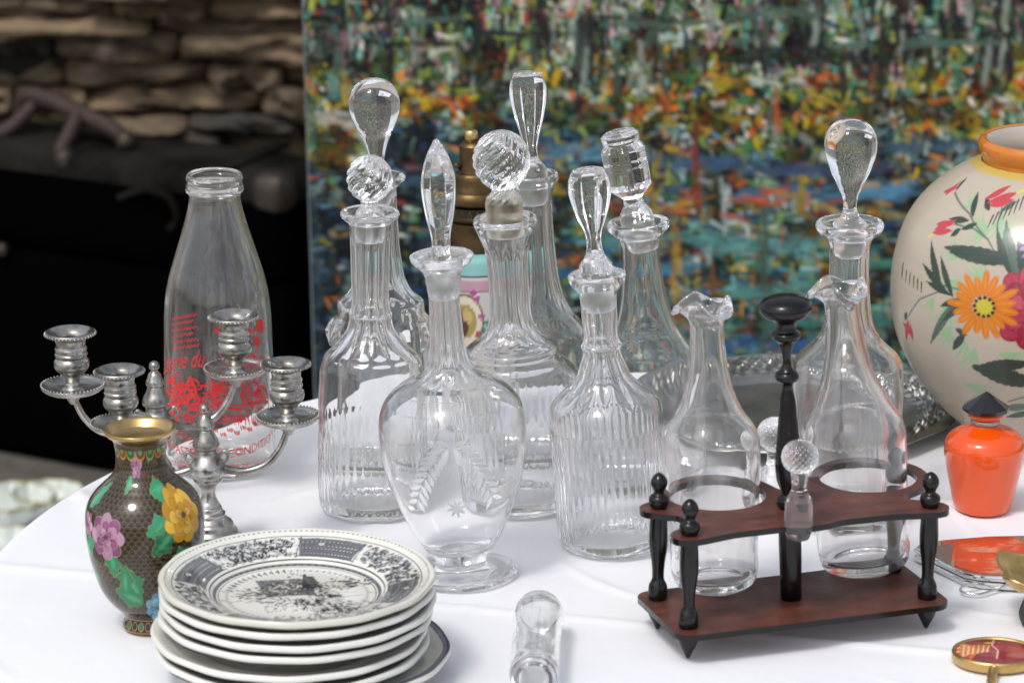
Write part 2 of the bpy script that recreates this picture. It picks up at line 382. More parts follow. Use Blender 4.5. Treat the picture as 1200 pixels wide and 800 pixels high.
while zc < 2.3:
    ch = rs.uniform(0.018, 0.043) if zc < 1.0 else rs.uniform(0.05, 0.09); x = -1.7 + rs.uniform(0, .1)
    while x < 1.7:
        L = rs.uniform(0.10, 0.36) if ch < .044 else rs.uniform(0.12, 0.34); sid += 1
        a = (x + 0.0015, x + L - 0.002, zc + rs.uniform(-.003, .003), zc + ch - rs.uniform(-.002, .006)); dep = rs.choice([-0.03, 0.01, 0.05, 0.08, 0.12]) + rs.uniform(0, 0.03)
        if -1.0 < x < -0.12 and 0.20 < zc < 0.72:
            bm = bmesh.new(); stone_bm(bm, *a, dep, sid)
            bm_obj('stone', bm, M[rs.choice(['stoneA', 'stoneA', 'stoneB', 'stoneC'])], wall, smooth=True)
        else: stone_bm(rest[sid % 2], *a, dep, sid)
        x += L
    zc += ch
for q, b in enumerate(rest): tag(bm_obj('stone_courses', b, M['stoneA' if q else 'stoneB'], wall, smooth=True), kind='stuff')
bm = bmesh.new(); bmesh.ops.create_cube(bm, size=1, matrix=Matrix.Translation((0, 0.2, 1.14)) @ Matrix.Diagonal((3.5, 0.36, 2.3, 1))); bm_obj('earth_core', bm, M['gap'], wall)

# ---- old black trunk ----
TH = 0.45; ta = radians(-28); TQ = Vector((-0.298, 1.72, 0))
trunk = thing('trunk', 'old black travelling trunk with leather handle in front of stone wall', 'trunk', TQ, (0, 0, ta))
def rbox(bm, x0, x1, y0, y1, z0, z1, bev, segs=3):
    r = bmesh.ops.create_cube(bm, size=1, matrix=Matrix.Translation(((x0 + x1) / 2, (y0 + y1) / 2, (z0 + z1) / 2)) @ Matrix.Diagonal((x1 - x0, y1 - y0, z1 - z0, 1)))
    if bev:
        es = list({e for v in r['verts'] for e in v.link_edges}); bmesh.ops.bevel(bm, geom=es, offset=bev, segments=segs, profile=0.5, affect='EDGES')
bm = bmesh.new(); rbox(bm, -0.86, 0, 0, 0.15, 0.0, 0.30, 0.02); bm_obj('case', bm, M['trunk'], trunk, smooth=True, sharp=40)
bm = bmesh.new(); rbox(bm, -0.865, 0.005, -0.005, 0.155, 0.303, TH, 0.035, 4)
lid = bm_obj('lid', bm, [M['trunktop'], M['trunk']], trunk, smooth=True, sharp=50)
for p in lid.data.polygons:
    if p.center.z < TH - 0.03: p.material_index = 1
# straps, corner plates, rivets, handle
for xx in (-0.10, -0.70):
    bm = bmesh.new(); rbox(bm, xx - .016, xx + .016, -0.012, 0.16, TH - .001, TH + 0.006, 0.002, 1); rbox(bm, xx - .016, xx + .016, -0.014, -0.0055, 0.05, TH + 0.004, 0.002, 1)
    bm_obj('strap', bm, M['trunktop'], trunk)
for (xx, zz) in ((0.0, TH), (-0.86, TH)):
    bm = bmesh.new(); s_ = 1 if xx == 0 else -1
    rbox(bm, min(xx, xx - s_ * .06) + s_ * .008, max(xx, xx - s_ * .04) + s_ * .006, -0.010, 0.04, zz - 0.05, zz + 0.006, 0.02, 3)
    o = bm_obj('corner_plate', bm, M['iron'], trunk, smooth=True, sharp=40)
def trunk_local(px, py, z):
    p = on_z(px, py, z) - TQ; return Matrix.Rotation(-ta, 3, 'Z') @ p
HT = TH + .035
def tl(px, py, z): return trunk_local(px, py, z) * 1.0 + Vector((0, 0, z - 0)) * 0
def tp(px, py, z): v = trunk_local(px, py, z); v.z = z; return v
def tv(px, py, yl):      # point of the vertical plane local y = yl of the trunk seen at (px, py)
    d = ray(px, py); R3 = Matrix.Rotation(-ta, 3, 'Z'); c = R3 @ (CAM - TQ); e = R3 @ d; return c + e * ((yl - c.y) / e.y)
tube('handle', [tv(22, 134, .08), tv(32, 112, .075), tv(60, 118, .07), tv(100, 136, .065), tv(130, 150, .06), tv(146, 164, .06)], lambda t: .0125 * (1 - .25 * abs(2 * t - 1) ** 4), M['leather'], trunk)
tube('handle_loop', [tv(92, 134, .06), tv(84, 152, .04), tv(74, 172, .02), tv(72, 182, .012)], .011, M['leather'], trunk)
tube('handle_loop', [tv(42, 120, .075), tv(22, 142, .05), tv(0, 158, .03)], .011, M['leather'], trunk)
for q_ in ((148, 166, .05), (76, 186, .005)):
    bm = bmesh.new(); bmesh.ops.create_uvsphere(bm, u_segments=10, v_segments=6, radius=0.015, matrix=Matrix.Translation(tv(*q_))); bm_obj('rivet', bm, M['iron'], trunk, smooth=True)
tube('loose_strap', [tv(140, 232, -.008), tv(170, 222, -.02), tv(198, 232, -.025), tv(208, 256, -.02), tv(200, 268, -.008)], .005, M['trunktop'], trunk)
bm = bmesh.new(); bmesh.ops.create_uvsphere(bm, u_segments=10, v_segments=6, radius=0.010, matrix=Matrix.Translation(tv(3, 292, -.006))); bm_obj('rivet', bm, M['iron'], trunk, smooth=True)

# ---- ground cloth with pale dishes, lower left ----
gc = on_z(10, 620, 0.004)
pts_ = plane_sheet('ground_cloth', -1.25, -0.42, gc.y - .45, on_z(20, 572, 0.01).y, 0.012, 30, 20, M['cloth'], lambda x, y: 0.006 * noise.noise(Vector((x * 9, y * 9, 0))), kind='thing')
tag(pts_, 'white cloth spread on the ground under pale dishes beyond the table', 'cloth')
def dish(label, px, py, R, lob):
    P = on_z(px, py, 0.02); t = thing('scalloped_dish', label, 'dish', P, (0, 0, lob), 'pale dishes on the ground cloth')
    pr = [(0.0, R * .35, 0), (.004, R * .5, .02), (.02, R * .85, .07), (.034, R, .09), (.036, R * .985, .09, 'c'), (.022, R * .80, .07), (.008, R * .45, .02), (.006, R * .02, 0)]
    lathe('bowl', pr, M['paleceladon'], t, seg=96, zones=[(-1, 1, 'flute', 12)])
    V = rings([(.0345, R * 1.012, .09, ''), (.0375, R * 1.0, .09, ''), (.0375, R * .985, .09, ''), (.0345, R * .985, .09, '')], 96, [(-1, 1, 'flute', 12)])
    link('gilt_rim', grid_mesh('gilt_rim', V, False, False), M['giltline'], t)
dish('pale green scalloped dish with gilt rim at the left edge of the photo', 12, 612, 0.062, .1)
dish('pale scalloped dish showing a sliver beside the round table edge', 58, 606, 0.05, .7)
dish('pale scalloped dish nearest the table, lowest at left edge', 8, 665, 0.058, .4)

# ---- the oil painting on its easel ----
PY = 1.0; PW, PH = 1.24, 1.28
pl = on_y(371, 250, PY)
paint_t = thing('painting', 'large abstract oil painting in blue, green and orange strokes behind the bottles', 'painting', (pl.x, PY, 0.10), (radians(-3), radians(-1.0), 0))
PSC = 0.46
cw, chh = int(1308 * PSC), int(1345 * PSC)            # canvas: photo columns 362.., rows -800..490
CV = Canvas(cw, chh, '#232a24')
def pc(px, py): return (px - 360) * PSC, (py + 605) * PSC
P_top = ['#1d241c', '#0d1210', '#4a5f3c', '#7f9a5a', '#8f9a90', '#7b5560', '#b78a90', '#2c5a3c', '#6fa39a', '#c0c4b0', '#3a2e30', '#9aa048', '#1a2a33', '#7d8c2d', '#8a3430', '#4e8f80']
P_yel = ['#8c8a2c', '#a8901e', '#c29a25', '#6f7f2a', '#3f6f3a', '#2b5a3e', '#5f8060', '#9fb0a0', '#c8ccbc', '#7a7a3a', '#23302a', '#141a18', '#7a3a1c', '#b5521c', '#c8701f', '#a07c30']
P_blu = ['#2c4c6c', '#3f6680', '#5f8494', '#1d3048', '#14202a', '#8aa2a4', '#2c5e54', '#6f7f3a', '#3f6a40', '#3f4438', '#4f7f7a', '#7a7f74', '#1c2c48', '#8a7a2a', '#8c4420', '#23302a']
P_low = ['#3f7378', '#4e8a88', '#6ba09b', '#2a4f6c', '#1c3c62', '#275a4c', '#356b45', '#8a7a2a', '#a5622a', '#1a2830', '#27403a', '#8ba5a0', '#1d4b86', '#5f6f50', '#56452a', '#162030']
P_dark = ['#0d141c', '#16263c', '#1f3a5c', '#0b0f12', '#24312f', '#314f6a', '#4f6f84', '#1a2a22', '#5a6a64']
def pick(p): return p[rng.integers(len(p))]
for k in range(34000):
    px = rng.uniform(355, 1630); py = rng.uniform(-605, 740) if rng.random() < .4 else rng.uniform(-60, 470); big = k < 7000
    yy = py + rng.normal(0, 9) + 75 * noise.noise(Vector((px * .009, py * .012, 5))); left = px < 520 + rng.normal(0, 25)
    if yy < -70: pal, an, L, W = P_top, pi / 2, 26, 4
    elif yy < 62: pal, an, L, W = P_top, pi / 2 + rng.normal(0, .25), 12, 2.6
    elif yy < 160 + (px - 900) * .05: pal, an, L, W = P_yel, rng.uniform(0, pi), 7, 3.2
    elif yy < 250: pal, an, L, W = P_blu, rng.normal(0, .3), 11, 2.6
    else: pal, an, L, W = P_low, rng.normal(0, .22), 15, 2.6
    if left and yy > 150: pal = P_dark
    if rng.random() < .12: pal = [P_top, P_yel, P_low][rng.integers(3)]
    if yy > 160 and not left and rng.random() < .16: pal, an = P_yel, rng.choice([0, pi / 2]) + rng.normal(0, .15)
    if rng.random() < .12: pal = ['#0a0c0c', '#101410', '#9aa59a', '#080a0a']
    if rng.random() < .3: an += pi / 2
    L = L * .55 * rng.uniform(.3, 1.3) * (2.0 if big else 1) * PSC; W = rng.uniform(1.3, 3.6) * (2.4 if big else 1) * PSC
    x, y = pc(px, py); dk_ = noise.noise(Vector((px * .022, py * .03, 2))); ci = int((noise.noise(Vector((px * .016, py * .022, 7.7))) * 1.3 + .5 + rng.normal(0, .16)) * len(pal)) % len(pal); c = np.array(lin(pal[ci])); c = c * rng.uniform(.5, 1.45) * (.26 if dk_ > .10 else 1.12)
    CV.seg(x - cos(an) * L, y - sin(an) * L, x + cos(an) * L, y + sin(an) * L, W, W * .6, c, 1.0, .92, rng.uniform(.2, 1))
# broad features: pale strokes left, blue water bands, yellow vertical reflections
def pst(x0, y0, x1, y1, wd, col, n=7, op=.8):
    L = math.hypot(x1 - x0, y1 - y0); dx_, dy_ = (x1 - x0) / (L + 1e-6), (y1 - y0) / (L + 1e-6)
    for q in range(int(n * max(L, 10) / 22)):
        t = rng.random(); l = rng.uniform(3, 11); o = rng.normal(0, wd * .55, 2); a, b = x0 + (x1 - x0) * t + o[0], y0 + (y1 - y0) * t + o[1]
        tw = rng.normal(0, .2); ex, ey = dx_ - dy_ * tw, dy_ + dx_ * tw; g = rng.uniform(.45, 1.35)
        CV.seg(*pc(a - ex * l, b - ey * l), *pc(a + ex * l, b + ey * l), rng.uniform(1.3, 3.4) * PSC, rng.uniform(1, 2.6) * PSC, np.array(lin(col)) * g + rng.uniform(0, .03, 3), 1, op * rng.uniform(.5, 1), rng.uniform(.3, 1))
pst(366, 110, 430, 128, 7, '#a9b0a4', 8); pst(366, 20, 368, 420, 3, '#2f4a4c', 3, .4)
pst(392, 62, 396, 90, 6, '#5f9a92'); pst(404, 70, 406, 100, 5, '#a98a2a')
for (x0, x1, y, c) in ((700, 860, 262, '#4f8580'), (820, 950, 275, '#5a9590'), (690, 820, 300, '#2f6f8a'), (860, 1060, 215, '#3f6f8a'), (1000, 1060, 208, '#4f86a4'), (820, 960, 395, '#245888'),
                       (860, 980, 415, '#2f6490'), (760, 860, 175, '#34587a'), (880, 1040, 185, '#2b4464'), (850, 1000, 330, '#4f8a80'), (700, 800, 340, '#2d5f5a'), (1000, 1060, 300, '#3c7d6a'), (500, 560, 215, '#27445c'), (900, 1040, 365, '#356f6a'), (640, 720, 160, '#5b8ca0'), (1040, 1130, 160, '#34566e')):
    pst(x0, y, x1, y, 9, c, 12, .7)
for (x, y0, y1, c) in ((762, 170, 300, '#8f7a2a'), (788, 240, 330, '#b08a2a'), (812, 130, 230, '#7a2a1c'), (845, 200, 260, '#a8b8b4'), (905, 100, 140, '#b5561c'), (935, 190, 240, '#8a7a2a'), (1092, 190, 230, '#2c7d4c'), (830, 300, 400, '#6a4a2a'), (890, 230, 420, '#3c5a4a')):
    pst(x, y0, x, y1, 5, c, 6, .8)
for q in range(46): pst(x := rng.uniform(640, 1200), y := rng.uniform(70, 140), x + rng.normal(0, 16), y + rng.normal(0, 6), 5, ['#c9601c', '#c9a02a', '#b5bab0', '#2f6f3c', '#8c8a2c', '#5f7f2a', '#a8901e'][q % 7], 3)
for q in range(22): pst(x := rng.uniform(760, 1180), y := rng.uniform(205, 250), x + rng.uniform(10, 50), y + rng.normal(0, 4), 5, ['#c0561c', '#a0481c', '#b8862a'][q % 3], 3)
for q in range(60): pst(x := rng.uniform(420, 1200), y := rng.uniform(-30, 50), x + rng.normal(0, 4), y + rng.uniform(20, 60), 2.5, ['#060808', '#0a0e0c', '#8a9488', '#3a4a3c', '#0c0a0c'][q % 5], 6, .85)
for q in range(16): pst(x := rng.uniform(420, 1150), y := rng.uniform(0, 60), x + rng.uniform(40, 120), y + rng.normal(0, 2), 2.5, ['#0a0e0c', '#4f6a5c'][q % 2], 5, .7)
nx, nz = cw, chh
CV.a *= .80
for _ in range(0): CV.a[1:-1, 1:-1] = (CV.a[1:-1, 1:-1] * 2 + CV.a[:-2, 1:-1] + CV.a[2:, 1:-1] + CV.a[1:-1, :-2] + CV.a[1:-1, 2:]) / 6
X, Z = np.meshgrid(np.linspace(0, PW, nx), np.linspace(PH, 0, nz))
Vp = np.stack([X, -0.001 - 0.0012 * CV.z, Z], -1).reshape(-1, 3)
i = np.arange(nz - 1)[:, None] * nx; j = np.arange(nx - 1)[None, :]
q = np.stack([i + j, i + nx + j, i + nx + j + 1, i + j + 1], -1).reshape(-1, 4)
me = bpy.data.meshes.new('painted_surface'); me.from_pydata(Vp.tolist(), [], q.tolist()); me.shade_smooth(); put_col(me, CV.a.reshape(-1, 3))
# canvas rows were laid out at the photograph's scale on this plane
link('painted_surface', me, M['paint'], paint_t)
bm = bmesh.new(); rbox(bm, -0.002, PW + .002, 0.0, 0.022, -.002, PH + .002, .003, 2); bm_obj('stretched_canvas', bm, M['canvas'], paint_t)
easel = thing('easel', 'wooden easel hidden behind the large oil painting', 'easel', (pl.x + .62, PY + .06, 0))
for (x0, y0, x1, y1, z1) in ((-.42, 0.02, -.06, .10, 1.6), (.42, 0.02, .06, .10, 1.6), (0, .62, 0, .13, 1.5)):
    tube('leg', [(x0, y0, 0), (x1, y1, z1)], .014, M['softwood'], easel, seg=8, sub=2)
bm = bmesh.new(); rbox(bm, -.45, .45, -.095, .06, .078, .096, .003, 1); bm_obj('ledge', bm, M['softwood'], easel)

# =================================================================== TABLE
TC = Vector((0.17, -0.60, TZ))
def rcloth(th):
    d = [(-180, .54), (90 + 80 - 0, .54), (143, .542), (127, .556), (118, .582), (103, .530), (94, .518), (74, .548), (40, .54), (0, .54), (-90, .54)]
    a = math.degrees(th) % 360
    ks = sorted([(x % 360, r) for x, r in d]); ks = ks + [(ks[0][0] + 360, ks[0][1])]
    if a < ks[0][0]: a += 360
    for (a0, r0), (a1, r1) in zip(ks, ks[1:]):
        if a0 <= a <= a1:
            t = (a - a0) / (a1 - a0 + 1e-9); t = t * t * (3 - 2 * t); return r0 + (r1 - r0) * t
    return .54
_r = random.Random(21); CREASES = [(_r.uniform(-.35, .5), _r.uniform(-.95, -.3), _r.uniform(0, 3.1), _r.uniform(.05, .16), _r.uniform(.0008, .002)) for _ in range(30)]
seg = 720; rows = []
def fold(x, y):   # soft press folds and puckers of the cloth, all below 1.5 mm
    h = 0.0005 * noise.noise(Vector((x * 5, y * 5, 1))) + 0.0003 * noise.noise(Vector((x * 17, y * 11, 4)))
    for (nx_, ny_, o, a_) in ((0.25, .97, -0.62, 0.0017), (0.96, -.27, 0.03, .0014), (.95, .3, -.42, .0017)):
        d = x * nx_ + y * ny_ - o; h += a_ * math.exp(-(d / 0.006) ** 2)
    for (cx_, cy_, ang_, l_, a_) in CREASES:
        u = (x - cx_) * cos(ang_) + (y - cy_) * sin(ang_); v = -(x - cx_) * sin(ang_) + (y - cy_) * cos(ang_) + .25 * u * u / l_
        if abs(u) < l_ and abs(v) < .03: h += a_ * math.exp(-(v / .005) ** 2) * (1 - (u / l_) ** 2)
    return h - 0.0014
NR = 200
for k in range(NR):
    f = (k / (NR - 1)) ** .8
    rows.append([(TC.x + rcloth(2 * pi * s / seg) * f * .985 * cos(2 * pi * s / seg), TC.y + rcloth(2 * pi * s / seg) * f * .985 * sin(2 * pi * s / seg), None) for s in range(seg)])
V = np.zeros((NR + 40, seg, 3))
for k in range(NR):
    for s in range(seg): x, y, _ = rows[k][s]; V[k, s] = (x, y, TZ + fold(x, y))
for k in range(40):
    t = (k + 1) / 40
    for s in range(seg):
        th = 2 * pi * s / seg; R = rcloth(th)
        if k < 6: a = (k + 1) / 6 * pi / 2; rr = R * .985 + .012 * sin(a); z = TZ - .012 * (1 - cos(a)) - .0012
        else:
            u = (k - 5) / 34; rr = R * .985 + .012 + u * .05 + u ** .7 * .03 * (sin(th * 17 + 1.3 * sin(th * 5)) + .4 * sin(th * 31)); z = TZ - .014 - u * .68
        V[NR + k, s] = (TC.x + rr * cos(th), TC.y + rr * sin(th), z)
cl = link('tablecloth', grid_mesh('tablecloth', V, True, False), M['cloth'])
tag(cl, 'plain white cotton cloth covering the round table of glassware', 'tablecloth')
table = thing('round_table', 'round table hidden under the white cloth', 'table', (TC.x, TC.y, 0))
bm = bmesh.new(); bmesh.ops.create_cone(bm, cap_ends=True, segments=64, radius1=.50, radius2=.50, depth=.025, matrix=Matrix.Translation((0, 0, TZ - .019))); bm_obj('tabletop', bm, M['softwood'], table)
for k in range(4): a = pi / 4 + k * pi / 2; tube('leg', [(.36 * cos(a), .36 * sin(a), 0), (.34 * cos(a), .34 * sin(a), TZ - .03)], .02, M['softwood'], table, seg=8, sub=2)

# =================================================================== GLASSWARE
def surf_uv(P, px, py, cxf, vz, vr, S):
    """angle and height of the point of a surface of revolution seen at (px, py)"""
    z = z_axis(P, py) - P.z; th = 0
    for _ in range(12):
        z = min(max(z, 0), vz[-1]); r = float(np.interp(z, vz, vr)) / S; th = math.asin(max(-.97, min(.97, (px - cxf(py) - (cxf(py) - 600) * r * cos(th) / FPX) / r)))
        z = .5 * z + .5 * (z_axis(P, py - r * cos(th) * sin(PITCH + (py - 400) / FPX)) - P.z)
    return th, z
def lean_eul(deg): return (0, radians(deg), 0)
def stopper(P, pts, parent, pegz, mod=None, seg=96, twist=0, tilt=None, m2='frost', sharp=None, sub=6, spin=0):
    pr = prof(P, pts); pz = z_axis(P, pegz) - P.z
    if tilt:      # tilt about the mouth
        zt = z_axis(P, tilt[0]) - P.z
        pr = [(z - zt,) + tuple(r) for z, *r in pr]; loc, rot = (0, 0, zt), (0, radians(tilt[1]), 0); pz -= zt
    else: loc, rot = (0, 0, 0), (0, 0, spin)
    zones = None
    if mod: zones = [((z_axis(P, mod[0]) - P.z) - (zt if tilt else 0), (z_axis(P, mod[1]) - P.z) - (zt if tilt else 0), mod[2], mod[3])]
    return lathe('stopper', pr, [M['glass'], M[m2]], parent, seg=seg, zones=zones, twist=twist, sub=sub, sharp=sharp, matf=lambda z: 1 if z < pz else 0, loc=loc, rot=rot)
def zone(P, *zs): return [(z_axis(P, a) - P.z - 1e-4, z_axis(P, b) - P.z + 1e-4, k, n) for a, b, k, n in zs]
def decanter(label, base, lean, pts, zs, cat='decanter', name='glass_decanter', z=TZ, t=.0024, floor=.008, seg=192, m='glass', group='old glass decanters on the white cloth', **k):
    P = on_z(base[0], base[1], z)
    T = thing(name, label, cat, P, lean_eul(lean), group)
    vessel('flask', prof(P, pts), M[m], T, t=t, floor=floor, seg=seg, zones=zone(P, *zs), **k)
    return T, P

# A: tall ribbed, swirled ball
T, P = decanter('tall ribbed decanter with small swirled ball stopper, leftmost in front', (436, 594), 0.2,
    [(594, 54), (590, 60), (585, 61.5), (575, 62.5, .012), (550, 63, .016), (500, 62.5, .016), (492, 62.5, 0), (440, 61), (428, 60), (420, 57), (412, 52, .02), (407, 46, .05), (396, 36, .09), (384, 27.5, .10), (372, 24.5, .08, 'c'), (368, 25.5, .02, 'c'), (364, 24, .08), (320, 23, .10), (285, 23.5, .08), (268, 24.5, .0), (261, 25.5, 0, 'x'), (256, 31, 0, 'x'), (252.5, 34.5, 0, 'x'), (249, 34.8, 0, 'x'), (247, 32.5, 0, 'x'), (249, 26, 0, 'x'), (251, 22.5, 0, 'x')],
    [(600, 490, 'flute', 40), (415, 268, 'flute', 12)], seg=240)
stopper(P, [(282, 14.5), (280, 16), (258, 18), (250, 17, 0), (246, 15), (240, 9.5, .12), (236, 10, .15), (231, 17, .15), (222, 25, .13), (209, 27.8, .12), (196, 24.5, .13), (187, 16.5, .14), (182.5, 6, .05), (181.5, 1)], T, 262, (243, 180, 'flute', 12), twist=-75, seg=196)
# B: behind A, teardrop
T, P = decanter('decanter with tall teardrop stopper standing behind the swirled ball decanter', (450, 543), -0.6,
    [(543, 52), (539, 58), (530, 60), (430, 60), (408, 60), (400, 60, .03), (386, 59.5, .11), (374, 57, .03), (368, 52), (358, 51), (352, 50, .02), (345, 41, .06), (330, 31, .09), (300, 25, .08), (260, 22.5, .08), (228, 21.5, .03), (220, 22, 0, 'x'), (214, 28, 0, 'x'), (210, 32, 0, 'x'), (206.5, 32, 0, 'x'), (205, 29, 0, 'x'), (207, 22, 0, 'x'), (209, 20, 0, 'x')],
    [(402, 370, 'bump', 12), (355, 225, 'flute', 10)], seg=192)
stopper(P, [(238, 14), (235, 15.5), (215, 17.5), (205, 15), (200, 10), (188, 8.5), (176, 11), (160, 17), (142, 26), (124, 30), (108, 27.5), (98, 20), (93, 10), (91.5, 1)], T, 214, tilt=(208, -1.6), seg=96)
# C: footed urn with spear stopper
T, P = decanter('footed urn-shaped decanter with engraved leaves and pointed spear stopper, nearest the camera', (541, 671), -3.2,
    [(671, 65), (669, 66), (667.5, 65), (666, 52), (663, 36), (659, 29), (655, 29.5), (648, 34), (636, 43), (612, 57), (580, 71.5), (545, 82), (510, 86.5), (488, 86), (470, 80), (456, 68), (446, 53), (438, 36, .04), (428, 26.5, .08), (410, 22, .1), (380, 19.5, .1), (340, 19, .1), (330, 20.5, .0), (320, 22), (314, 26, 0, 'x'), (308, 33, 0, 'x'), (302, 37, 0, 'x'), (298.5, 37.5, 0, 'x'), (297, 35, 0, 'x'), (300, 27, 0, 'x'), (306, 19, 0, 'x')],
    [(440, 332, 'flute', 12)], floor=.0215, t=.0026, seg=192, punt=.001)
CP, CT = P, T
stopper(P, [(348, 15), (346, 16.5), (322, 17.5), (306, 15), (298, 13), (288, 11.5, .04), (272, 13, .07), (250, 18, .07), (228, 21.5, .07), (212, 22, .07), (195, 18.5, .07), (180, 12.5, .07), (168, 6, .05), (163, 2.5), (162, .6)], T, 316, (292, 165, 'panel', 8), seg=96, sharp=None, tilt=(300, 1.0))
# engraving on C
cprof = smooth_prof(prof(P, [(671, 65), (655, 29.5), (648, 34), (636, 43), (612, 57), (580, 71.5), (545, 82), (510, 86.5), (488, 86), (470, 80), (456, 68)]), 6)
cz = np.array([p[0] for p in cprof]); cr = np.array([p[1] for p in cprof])
def surf_map(cz, cr, off):
    def f(th, z):
        r = float(np.interp(z, cz, cr)) + off; return (r * sin(th), -r * cos(th), z)
    return f
def leaf_decals(name, items, f, m, parent, rm):
    """items: (theta, z, length, width, angle) small pointed leaves on a surface of revolution"""
    vs, fs = [], []
    for (th, z, L, W, an) in items:
        n = 4; up_, dn = [], []
        for k in range(n + 1):
            t = k / n; w_ = W * sin(pi * t) + 1e-5
            for sgn, lst in ((1, up_), (-1, dn)):
                u = t * L; v = sgn * w_; du = u * cos(an) - v * sin(an); dz = u * sin(an) + v * cos(an)
                vs.append(f(th + du / rm, z + dz)); lst.append(len(vs) - 1)
        for k in range(n): fs.append((up_[k], up_[k + 1], dn[k + 1], dn[k]))
    return link(name, mesh_of(name, vs, fs), m, parent)
f = surf_map(cz, cr, .0003); sc_ = mpp(P); rm = 84 * sc_
def cz_(py): return z_axis(P, py - 83 * sin(PITCH + (py - 400) / FPX)) - P.z
it = []
for sgn in (-1, 1):
    for k in range(11):
        t = k / 10; th = sgn * (0.02 + .56 * t ** 1.1); z = cz_(522 + 66 * t ** 1.5); dirn = atan2(-(66 * 1.4) * t ** .5 - 18, 50)
        for s2 in (-.75, .75): an = dirn + s2; it.append((th, z, 19 * sc_, 3.0 * sc_, an if sgn > 0 else pi - an))
    for k in range(26): it.append((sgn * (k + .5) * .052, cz_(476), 5 * sc_, .6 * sc_, 0))
for k in range(8): it.append((0.02, cz_(598), 14 * sc_, 2.2 * sc_, k * pi / 4 + .2))
for k in range(9): it.append((-.12 + k * .03, cz_(489 + abs(k - 4) * 2), 9 * sc_, 1.2 * sc_, -pi / 2 + (k - 4) * .1))
for k in range(18): it.append(((k - 18) * .055 - .1, cz_(490), 4 * sc_, .8 * sc_, -pi / 2)); it.append(((k) * .055 + .2, cz_(490), 4 * sc_, .8 * sc_, -pi / 2))
leaf_decals('engraving', it, f, M['engrave'], T, rm)
# D: wide, big swirled ball on yellowed collar
T, P = decanter('broad ribbed decanter with large swirled ball stopper on a yellowed collar', (611, 588), -3.2,
    [(588, 60), (584, 66), (577, 68), (560, 69.5, .010), (500, 74, .010), (470, 76.5, .010), (460, 77, 0), (448, 77), (436, 73), (427, 64), (421, 54), (418, 53), (412, 55), (406, 54), (401, 48), (396, 40, .02), (388, 32, .06), (378, 27, .08), (340, 24, .1), (300, 25, .09), (290, 26.5, .03), (280, 30), (270, 34, 0, 'x'), (262, 37, 0, 'x'), (257, 37.8, 0, 'x'), (254, 36, 0, 'x'), (256, 30, 0, 'x'), (262, 24.5, 0, 'x')],
    [(590, 462, 'flute', 44), (398, 286, 'flute', 12)], seg=264, t=.0026)
stopper(P, [(275, 19), (272, 20.5), (252, 21.5), (236, 22), (229, 20, .08), (225, 15, .1), (221, 14, .1), (214, 22, .14), (203, 30.5, .13), (188, 34.8, .12), (172, 31.5, .13), (160, 22.5, .14), (153.5, 10, .06), (152, 1)], T, 230, (234, 150, 'flute', 14), twist=-62, seg=216, m2='amber_frost')
# E: ribbed front, panel cut pear stopper
EPTS = [(637, 54), (633, 60), (626, 63.5), (616, 65, .014), (560, 66, .018), (500, 67, .018), (494, 67, 0), (480, 66.5), (470, 63), (462, 56, .02), (452, 44, .05), (440, 33, .08), (425, 26.5, .1), (408, 22.5, .1), (404, 24.5, .02), (400, 22, .1), (370, 21, .1), (352, 21.5, .06), (342, 23), (336, 27, 0, 'x'), (330, 32, 0, 'x'), (325, 34, 0, 'x'), (321, 34, 0, 'x'), (319, 31, 0, 'x'), (321, 24, 0, 'x'), (325, 20, 0, 'x')]
T, P = decanter('fluted decanter with panel-cut pear stopper, ribbed lower half, left of the bottle rack', (720, 637), -4.0, EPTS, [(640, 496, 'flute', 44), (466, 348, 'flute', 12)], seg=264)
stopper(P, [(362, 15.5), (360, 17), (336, 18), (320, 19), (308, 19), (300, 13, .06), (285, 9.5, .1), (272, 10.5, .1), (258, 16, .1), (236, 24, .1), (216, 27, .1), (206, 24.5, .1, 'c'), (198, 19.5, .05, 'c'), (197, 14), (198, 1)], T, 335, (306, 197.5, 'panel', 8), seg=96, tilt=(322, -1.0), sharp=35)
# G: behind D
T, P = decanter('decanter behind the large swirled ball one, with tall flat-topped faceted stopper', (638, 535), -2.6,
    [(535, 50), (531, 55), (522, 57), (420, 58), (398, 57.5), (386, 55), (378, 50), (368, 42, .03), (352, 33, .07), (330, 27, .09), (300, 24, .1), (260, 22.5, .1), (238, 22.5, .04), (225, 24, 0), (217, 27, 0, 'x'), (210, 31, 0, 'x'), (206, 31.5, 0, 'x'), (203, 30, 0, 'x'), (205, 23, 0, 'x'), (208, 20.5, 0, 'x')],
    [(375, 232, 'flute', 10)], seg=180)
stopper(P, [(238, 14), (236, 16), (214, 18), (204, 19), (196, 17), (186, 10, .05), (172, 8.5, .1), (160, 11, .1), (140, 17, .1), (115, 22.5, .1), (102, 23.5, .1), (94, 21.5, .08, 'c'), (86, 17.5, .04, 'c'), (85, 12), (86, 1)], T, 214, (192, 86, 'panel', 8), seg=96, sharp=35)
